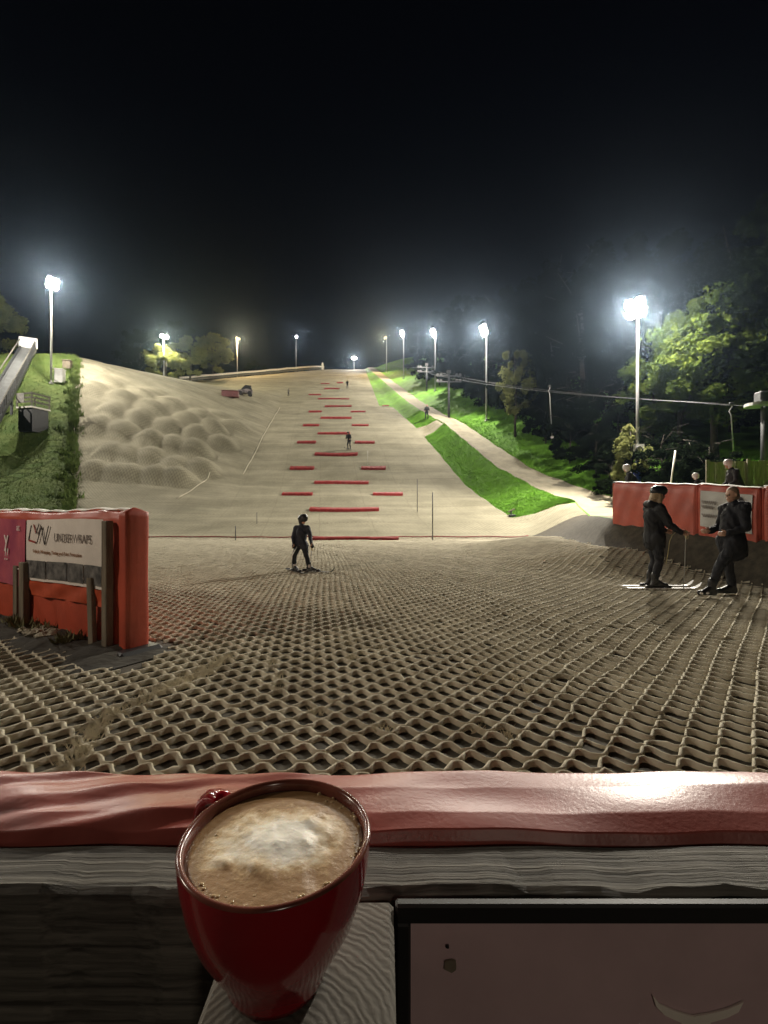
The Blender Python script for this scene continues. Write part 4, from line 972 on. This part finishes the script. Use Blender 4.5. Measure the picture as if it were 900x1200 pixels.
# ------------------------------------------------------------------ red barrier on the right
def right_barrier(pa, pb, h0, h1, label, banner_=False):
    a = Vector((pa[0], pa[1], pa[2])); b_ = Vector((pb[0], pb[1], pb[2])); root = empty('padded_barrier', a, 0, label, 'barrier', 'red padded barriers on the right')
    L = Vector((b_.x-a.x, b_.y-a.y, 0)).length; x = Vector((b_.x-a.x, b_.y-a.y, 0)).normalized(); n = Vector((x.y, -x.x, 0)); n = -n if n.x > 0 else n
    def f(u, v):
        hw = .13; prof = [(-hw, -.25), (-hw*1.05, .4), (-hw, .88), (-hw*.7, .985), (0, 1.0), (hw*.7, .985), (hw, .88), (hw*1.05, .4), (hw, -.25)]
        k = v*8; i = min(int(k), 7); ff = k-i; o_ = prof[i][0]*(1-ff)+prof[i+1][0]*ff; zz = prof[i][1]*(1-ff)+prof[i+1][1]*ff
        H = h0+(h1-h0)*u; t = u*L
        o_ *= 1 if .004 < u < .996 else .6
        return x*t + n*(o_+.012*math.sin(t*6+zz*4)+.008*math.sin(t*15-zz*7)) + Vector((0, 0, (b_.z-a.z)*u + zz*H))
    sheet(f, 60, 32, 'cover', M['vinyl'], root)
    def te(u, v):
        a_ = math.pi*v; H = h0+(h1-h0)*u; t = u*L
        return x*t+n*(.10*math.cos(a_))+Vector((0, 0, (b_.z-a.z)*u+H-.005+.025*math.sin(a_)+.006*math.sin(t*12)))
    sheet(te, 40, 8, 'top_edge', wm, root)
    for u in (0, 1):
        mb = MB(); q = x*(u*L); H = h0+(h1-h0)*u; mb.box(q+Vector((0, 0, (b_.z-a.z)*u+H*.36)), (.05, .22, H*1.22), rz=math.atan2(x.y, x.x), bev=.02); mb.build('end_padding', M['vinyl'], root)
    if banner_:
        def bf(u, v):
            uu = .06+.86*u; H = h0+(h1-h0)*uu; t = uu*L; zz = .10+.76*v
            return x*t+n*(.152+.010*math.sin(t*6+zz*4)+.006*math.sin(t*15-zz*7))+Vector((0, 0, (b_.z-a.z)*uu+zz*H))
        bo = sheet(bf, 40, 10, 'white_banner', simple('banner_white_r', (.50, .49, .46), .55, .12, 3), root)
        xr = x if x.cross(Vector((0, 0, 1))).dot(n) > 0 else -x
        def q(u, zz): H = h0+(h1-h0)*u; return x*(u*L)+n*.175+Vector((0, 0, (b_.z-a.z)*u+zz*H))
        ink = M['ink_g']
        zs = (b_.z-a.z)/L
        for z0_, u1_ in ((.62, .34), (.52, .30), (.34, .40)):
            pts = [q(.10+(u1_-.10)*t, z0_+.030*math.sin(t*46)+.014*math.sin(t*91)) for t in np.linspace(0, 1, 60)]
            MB().tube(pts, .006, 5).build('print_line', ink, bo)
        # looped mark
        pts = [q(.74+.055*math.cos(t)+.03*math.sin(t*.5), .56+.22*math.sin(t)) for t in np.linspace(0, 6.0, 30)]
        MB().tube(pts, .012, 6).build('emblem_stroke', M['ink_d'], bo); MB().tube([q(.70, .42), q(.76, .80), q(.83, .36)], .012, 6).build('emblem_stroke', M['ink_d'], bo)
zb = lambda px, py, Y: CAMZ+(600-py)/FPX*Y
Lp = (722-450)/FPX*13, 13.0, zb(722, 607, 13.0)
Sp = (821-450)/FPX*10.55, 10.55, zb(821, 621, 10.55)
Sp2 = (823-450)/FPX*10.52, 10.52, zb(823, 621, 10.52)
Rp = (894-450)/FPX*9.3, 9.3, zb(894, 633, 9.3)
Rp2 = (897-450)/FPX*9.27, 9.27, zb(897, 633, 9.27); Xp = (9.2, 6.6, .80)
right_barrier(Lp, Sp, zb(0, 565, 13)-Lp[2], zb(0, 568, 10.55)-Sp[2], 'plain red padded barrier with white top edge behind the person in the flat cap')
right_barrier(Sp2, Rp, zb(0, 567, 10.52)-Sp2[2], zb(0, 572, 9.3)-Rp[2], 'red padded barrier carrying a white banner behind the person in the parka', True)
right_barrier(Rp2, Xp, zb(0, 570, 9.27)-Rp2[2], 1.1, 'red padded barrier running on from the banner towards the terrace')

# ------------------------------------------------------------------ front rail, post, board and cup
ZR = 1.145; KY = .962
root = empty('front_rail', (0, .40, 0), 0, 'weathered wooden front rail with glossy red vinyl padding on top', 'rail')
oy = -.40
def planks():
    m, nt, b = newmat('rail_plank_wood')
    co = N(nt, 'ShaderNodeNewGeometry').outputs['Position']
    mp = N(nt, 'ShaderNodeMapping'); mp.inputs['Scale'].default_value = (1.6, 130, 70); nt.links.new(co, mp.inputs[0])
    wv = N(nt, 'ShaderNodeTexNoise', i_Scale=2.6, i_Detail=9.0, i_Roughness=.6, i_Distortion=.25); nt.links.new(mp.outputs[0], wv.inputs['Vector'])
    rp_ = N(nt, 'ShaderNodeValToRGB'); nt.links.new(wv.outputs[0], rp_.inputs[0])
    rp_.color_ramp.elements[0].position = .36; rp_.color_ramp.elements[0].color = (.040, .036, .030, 1); rp_.color_ramp.elements[1].position = .66; rp_.color_ramp.elements[1].color = (.17, .158, .135, 1)
    nt.links.new(rp_.outputs[0], b.inputs['Base Color']); b.inputs['Roughness'].default_value = .8
    bp = N(nt, 'ShaderNodeBump', i_Strength=1.0, i_Distance=.0035); nt.links.new(wv.outputs[0], bp.inputs['Height']); nt.links.new(bp.outputs[0], b.inputs['Normal'])
    return m
M['plank'] = planks()
def plank_f(u, v):
    x = -1.6+3.2*u
    pr = [(.372, .90), (.372, ZR-.004), (.368, ZR), (.331, ZR), (.3262, ZR-.003), (.325, ZR-.008), (.3245, .93)]
    i = min(int(v*6), 5); f = v*6-i; y = pr[i][0]*(1-f)+pr[i+1][0]*f; z = pr[i][1]*(1-f)+pr[i+1][1]*f
    worn = .0022*math.sin(x*23)+.0014*math.sin(x*61+1)+.001*math.sin(x*140)
    if y < .34 and z > 1.1: y += worn*.8; z -= abs(worn)*.8
    return (x, y*KY+oy, z+.0008*math.sin(x*40+y*300))
sheet(plank_f, 260, 6, 'plank', M['plank'], root, False)
def vinyl_f(u, v):
    x = -1.6+3.2*u
    # v: 0 near lower lip -> 1 far side down
    pr = [(.3745, 1.10), (.3735, ZR-.002), (.378, ZR+.006), (.395, ZR+.010), (.43, ZR+.011), (.458, ZR+.008), (.468, ZR-.002), (.470, ZR-.10), (.472, .6), (.474, .10)]
    k = v*9; i = min(int(k), 8); f = k-i; f = f*f*(3-2*f) if i in (2, 3, 4) else f
    y = pr[i][0]*(1-f)+pr[i+1][0]*f; z = pr[i][1]*(1-f)+pr[i+1][1]*f
    if z > ZR-.01:
        # slanted creases, strongest at the far left
        wl = 1/(1+math.exp((x+.06)*26)); s1 = x*.9+(y-.37)*-2.0
        a = x*34-(y-.37)*150
        z += wl*.6*(.0024*math.sin(a+.8*math.sin(x*11))+.0015*math.sin(a*1.9+1.3)+.0012*math.sin(x*70+(y-.37)*90)) + (1-wl)*(.0009*math.sin(a*.45+.5)+.0006*math.sin(x*31+y*80))
        z += .0012*math.sin(x*9+y*40)
    y += .0012*math.sin(x*27)+.0006*math.sin(x*77)
    return (x, y*KY+oy, z)
sheet(vinyl_f, 420, 63, 'vinyl_padding', M['vinyl_rail'], root)
# end-grain post top
def endgrain():
    m, nt, b = newmat('post_end_grain')
    co = N(nt, 'ShaderNodeNewGeometry').outputs['Position']
    mp = N(nt, 'ShaderNodeMapping'); mp.inputs['Location'].default_value = (.055, -.215, 0); nt.links.new(co, mp.inputs[0])
    mp2 = N(nt, 'ShaderNodeMapping'); mp2.inputs['Scale'].default_value = (1, 1, 0); nt.links.new(mp.outputs[0], mp2.inputs[0])
    wv = N(nt, 'ShaderNodeTexWave', wave_type='RINGS', rings_direction='SPHERICAL', i_Scale=75.0, i_Distortion=5.0, i_Detail=3.0, i_Detail_Scale=1.4); nt.links.new(mp2.outputs[0], wv.inputs['Vector'])
    nz = N(nt, 'ShaderNodeTexNoise', i_Scale=90.0, i_Detail=6.0); nt.links.new(co, nz.inputs['Vector'])
    ad = N(nt, 'ShaderNodeMath', operation='MULTIPLY_ADD'); nt.links.new(nz.outputs[0], ad.inputs[0]); ad.inputs[1].default_value = .8; nt.links.new(wv.outputs[1], ad.inputs[2])
    rp_ = N(nt, 'ShaderNodeValToRGB'); nt.links.new(ad.outputs[0], rp_.inputs[0])
    rp_.color_ramp.elements[0].position = .3; rp_.color_ramp.elements[0].color = (.092, .082, .068, 1); rp_.color_ramp.elements[1].position = 1.2 if False else 1.0; rp_.color_ramp.elements[1].color = (.135, .122, .102, 1)
    nt.links.new(rp_.outputs[0], b.inputs['Base Color']); b.inputs['Roughness'].default_value = .85
    bp = N(nt, 'ShaderNodeBump', i_Strength=.25, i_Distance=.001); nt.links.new(ad.outputs[0], bp.inputs['Height']); nt.links.new(bp.outputs[0], b.inputs['Normal'])
    return m
M['endgrain'] = endgrain()
mb = MB(); mb.box((-.0445, .2630+oy, ZR/2-.003), (.1015, .0965, ZR-.002), bev=.003); mb.build('post', M['endgrain'], root)
# sign board under the rail
root2 = empty('sign_board', (.5, .3095, .61), 0, 'dull pink sign board in a black frame fixed under the front rail', 'sign')
M['pink_b'] = simple('pink_board', (.62, .44, .46), .6, .16, 7, .0003, 200)
mb = MB(); mb.box((0, 0, .2385), (.965, .004, .56)); mb.build('panel', M['pink_b'], root2)
fz = 1.1435-.61
MB().box((0, -.003, fz-.0065), (.985, .007, .013), bev=.0015).build('frame_bar', M['black_pl'], root2); MB().box((-.4875, -.003, fz-.30), (.010, .0068, .575), bev=.0015).build('frame_bar', M['black_pl'], root2); MB().box((.4875, -.003, fz-.30), (.010, .0068, .575), bev=.0015).build('frame_bar', M['black_pl'], root2)
def bpx(px, py): q = at(px, py, .3072); return (q.x-.5, -.0023, q.z-.61)
def poly(pts, mat, name):
    n_ = len(pts); c = [bpx(*p) for p in pts]; mb = MB()
    mb.add(c+[(x, y-.0012, z) for x, y, z in c], [tuple(range(n_, 2*n_))]+[(i, (i+1) % n_, (i+1) % n_+n_, i+n_) for i in range(n_)]); return mb.build(name, mat, root2)
M['antler'] = simple('emblem_pale', (.86, .78, .70), .6, .1, 20)
poly([(764, 1165), (772, 1175), (790, 1183), (803, 1187), (812, 1189), (830, 1186), (850, 1181), (862, 1176), (870, 1172), (864, 1184), (850, 1191), (832, 1196), (826, 1206), (806, 1206), (796, 1196), (778, 1188), (768, 1178)], M['antler'], 'emblem')
for (cx, cy, r_) in ((527, 1130, 7.5), (524, 1108, 2)):
    poly([(cx+r_*(1+.2*math.sin(k*2.3))*math.cos(-k*.6283), cy+r_*(1+.2*math.sin(k*1.7))*math.sin(-k*.6283)) for k in range(10)], M['wood_post'] if r_ > 5 else M['black_pl'], 'stain')

# coffee cup
CY = .262; CXc = (325-450)/FPX*CY
HC = .0875; RC = .0525
root3 = empty('coffee_cup', (CXc, CY, ZR-.002), 0, 'red ceramic cup of frothy coffee standing on the post top', 'cup'); root3.scale = (1, 1, .885)
def cer():
    m, nt, b = newmat('red_glaze')
    b.inputs['Base Color'].default_value = (.29, .008, .015, 1); b.inputs['Roughness'].default_value = .16; b.inputs['Coat Weight'].default_value = .5; b.inputs['Coat Roughness'].default_value = .08
    nz = N(nt, 'ShaderNodeTexNoise', i_Scale=60.0, i_Detail=3.0); nt.links.new(N(nt, 'ShaderNodeNewGeometry').outputs['Position'], nz.inputs['Vector'])
    bp = N(nt, 'ShaderNodeBump', i_Strength=.25, i_Distance=.0005); nt.links.new(nz.outputs[0], bp.inputs['Height']); nt.links.new(bp.outputs[0], b.inputs['Normal'])
    return m
M['glaze'] = cer()
M['rim'] = simple('rim_brown', (.16, .05, .035), .2, .3, 60)
prof = [(.0, .004), (.020, .003), (.022, .0), (.0272, .0), (.0285, .004), (.0300, .010), (.0365, .022), (.0435, .037), (.0485, .054), (.0512, .070), (.0522, .080), (RC, .0858)]
MB().lathe(prof, seg=72).build('bowl', M['glaze'], root3, True)
rimp = [(RC, .0858), (RC-.0003, .0868), (RC-.0016, .0876), (RC-.0032, .0866), (RC-.0038, .0845), (RC-.0042, .072), (RC-.006, .060)]
MB().lathe(rimp, seg=72).build('rim', M['rim'], root3, True)
# handle at the back left
hp = []
for t in np.linspace(-.1, math.pi+.1, 16):
    rr = (.0535 if t < 1.57 else .0535-.0095*(t-1.57)/1.57)+.026*math.sin(max(0, min(math.pi, t))); zz = .0575+.0255*math.cos(t); hp.append((rr*math.cos(R(141)), rr*math.sin(R(141)), zz))
MB().tube(hp, [.0058]*16, 10).build('handle', M['glaze'], root3, True)
# foam
def foam():
    m, nt, b = newmat('coffee_foam')
    tc = N(nt, 'ShaderNodeTexCoord').outputs['Object']
    d_ = N(nt, 'ShaderNodeTexNoise', i_Scale=46.0, i_Detail=8.0, i_Roughness=.7); nt.links.new(tc, d_.inputs['Vector'])
    mp = N(nt, 'ShaderNodeMapping'); mp.inputs['Location'].default_value = (-.002, -.003, 0); mp.inputs['Scale'].default_value = (25, 31, 0); nt.links.new(tc, mp.inputs[0])
    mixv = N(nt, 'ShaderNodeMix', data_type='VECTOR'); mixv.inputs[0].default_value = .34; nt.links.new(mp.outputs[0], mixv.inputs[4])
    sb = N(nt, 'ShaderNodeVectorMath', operation='MULTIPLY_ADD'); nt.links.new(d_.outputs[1], sb.inputs[0]); sb.inputs[1].default_value = (1.6, 1.6, 0); sb.inputs[2].default_value = (-.8, -.8, 0)
    ad = N(nt, 'ShaderNodeVectorMath', operation='ADD'); nt.links.new(mp.outputs[0], ad.inputs[0]); nt.links.new(sb.outputs[0], ad.inputs[1])
    ln = N(nt, 'ShaderNodeVectorMath', operation='LENGTH'); nt.links.new(ad.outputs[0], ln.inputs[0])
    rp_ = N(nt, 'ShaderNodeValToRGB'); nt.links.new(ln.outputs['Value'], rp_.inputs[0])
    e_ = rp_.color_ramp.elements; e_[0].position = .38; e_[0].color = (.86, .82, .74, 1); e_[1].position = 1.0; e_[1].color = (.30, .17, .075, 1)
    x_ = e_.new(.68); x_.color = (.66, .54, .38, 1); y_ = e_.new(.86); y_.color = (.46, .31, .16, 1)
    nt.links.new(rp_.outputs[0], b.inputs['Base Color']); b.inputs['Roughness'].default_value = .42; b.inputs['Subsurface Weight'].default_value = .15; b.inputs['Subsurface Radius'].default_value = (.004, .002, .001)
    n2 = N(nt, 'ShaderNodeTexNoise', i_Scale=260.0, i_Detail=4.0); nt.links.new(tc, n2.inputs['Vector'])
    bp = N(nt, 'ShaderNodeBump', i_Strength=.6, i_Distance=.0008); nt.links.new(n2.outputs[0], bp.inputs['Height']); nt.links.new(bp.outputs[0], b.inputs['Normal'])
    return m
V = []; F = []; ng = 90
RF = RC-.0037
g2 = np.random.default_rng(4); pk_ = [(g2.uniform(-.028, .03), g2.uniform(-.030, .020), g2.uniform(.0022, .0055), g2.uniform(-.0008, .0011)) for _ in range(90)]
for i in range(ng+1):
    for j in range(ng+1):
        a_ = 2*i/ng-1; b_ = 2*j/ng-1
        x = RF*a_*math.sqrt(1-b_*b_/2); y = RF*b_*math.sqrt(1-a_*a_/2); rr = math.hypot(x, y)/RF
        z = .0815 + .0030*math.exp(-((x-.004)**2+(y+.002)**2)/.022**2)
        for px_, py_, s_, h_ in pk_: z += h_*math.exp(-(((x-px_)*.8+(y-py_)*.5)**2*1.6+((y-py_)*.8-(x-px_)*.5)**2*.6)/s_**2)*.9
        z -= .0020*max(0, (rr-.95)/.05)
        V.append((x, y, z))
for i in range(ng):
    for j in range(ng): F.append((i*(ng+1)+j, (i+1)*(ng+1)+j, (i+1)*(ng+1)+j+1, i*(ng+1)+j+1))
mb = MB(); mb.add(V, F); fo = mb.build('foam', foam(), root3, True)
bub = bpy.data.meshes.new('b')
tan = simple('bubble_tan', (.50, .36, .20), .12, .2, 60)
mbub = MB(); mbub.ball((0, 0, 0), 1.0, 10, 7); mbm = mbub.mesh('bubble'); mbm.shade_smooth(); mbm.materials.append(tan)
for k in range(80):
    a = g2.uniform(-2.4, 1.2) if k < 66 else g2.uniform(0, 6.28); r_ = RF-g2.uniform(.0008, .006)*(1 if k < 66 else 3); s_ = g2.uniform(.0005, .0014)
    o = link(bpy.data.objects.new('bubble', mbm), fo); o.location = (r_*math.cos(a), r_*math.sin(a), .0812); o.scale = (s_, s_, s_*.7)

# ------------------------------------------------------------------ haze added for the glow around the lamps
HZ = bpy.data.materials.new('glow_haze'); HZ.use_nodes = True; t_ = HZ.node_tree; t_.nodes.clear()
pv = t_.nodes.new('ShaderNodeVolumePrincipled'); pv.inputs['Color'].default_value = (.55, .74, 1, 1); pv.inputs['Density'].default_value = .00026; pv.inputs['Anisotropy'].default_value = .92
ou = t_.nodes.new('ShaderNodeOutputMaterial'); t_.links.new(pv.outputs[0], ou.inputs['Volume'])
mb = MB(); mb.box((0, 85, 34), (500, 250, 90)); ho = mb.build('haze', HZ); tag(ho, 'thin haze volume added over the slope for lamp glow', 'haze', kind='stuff')
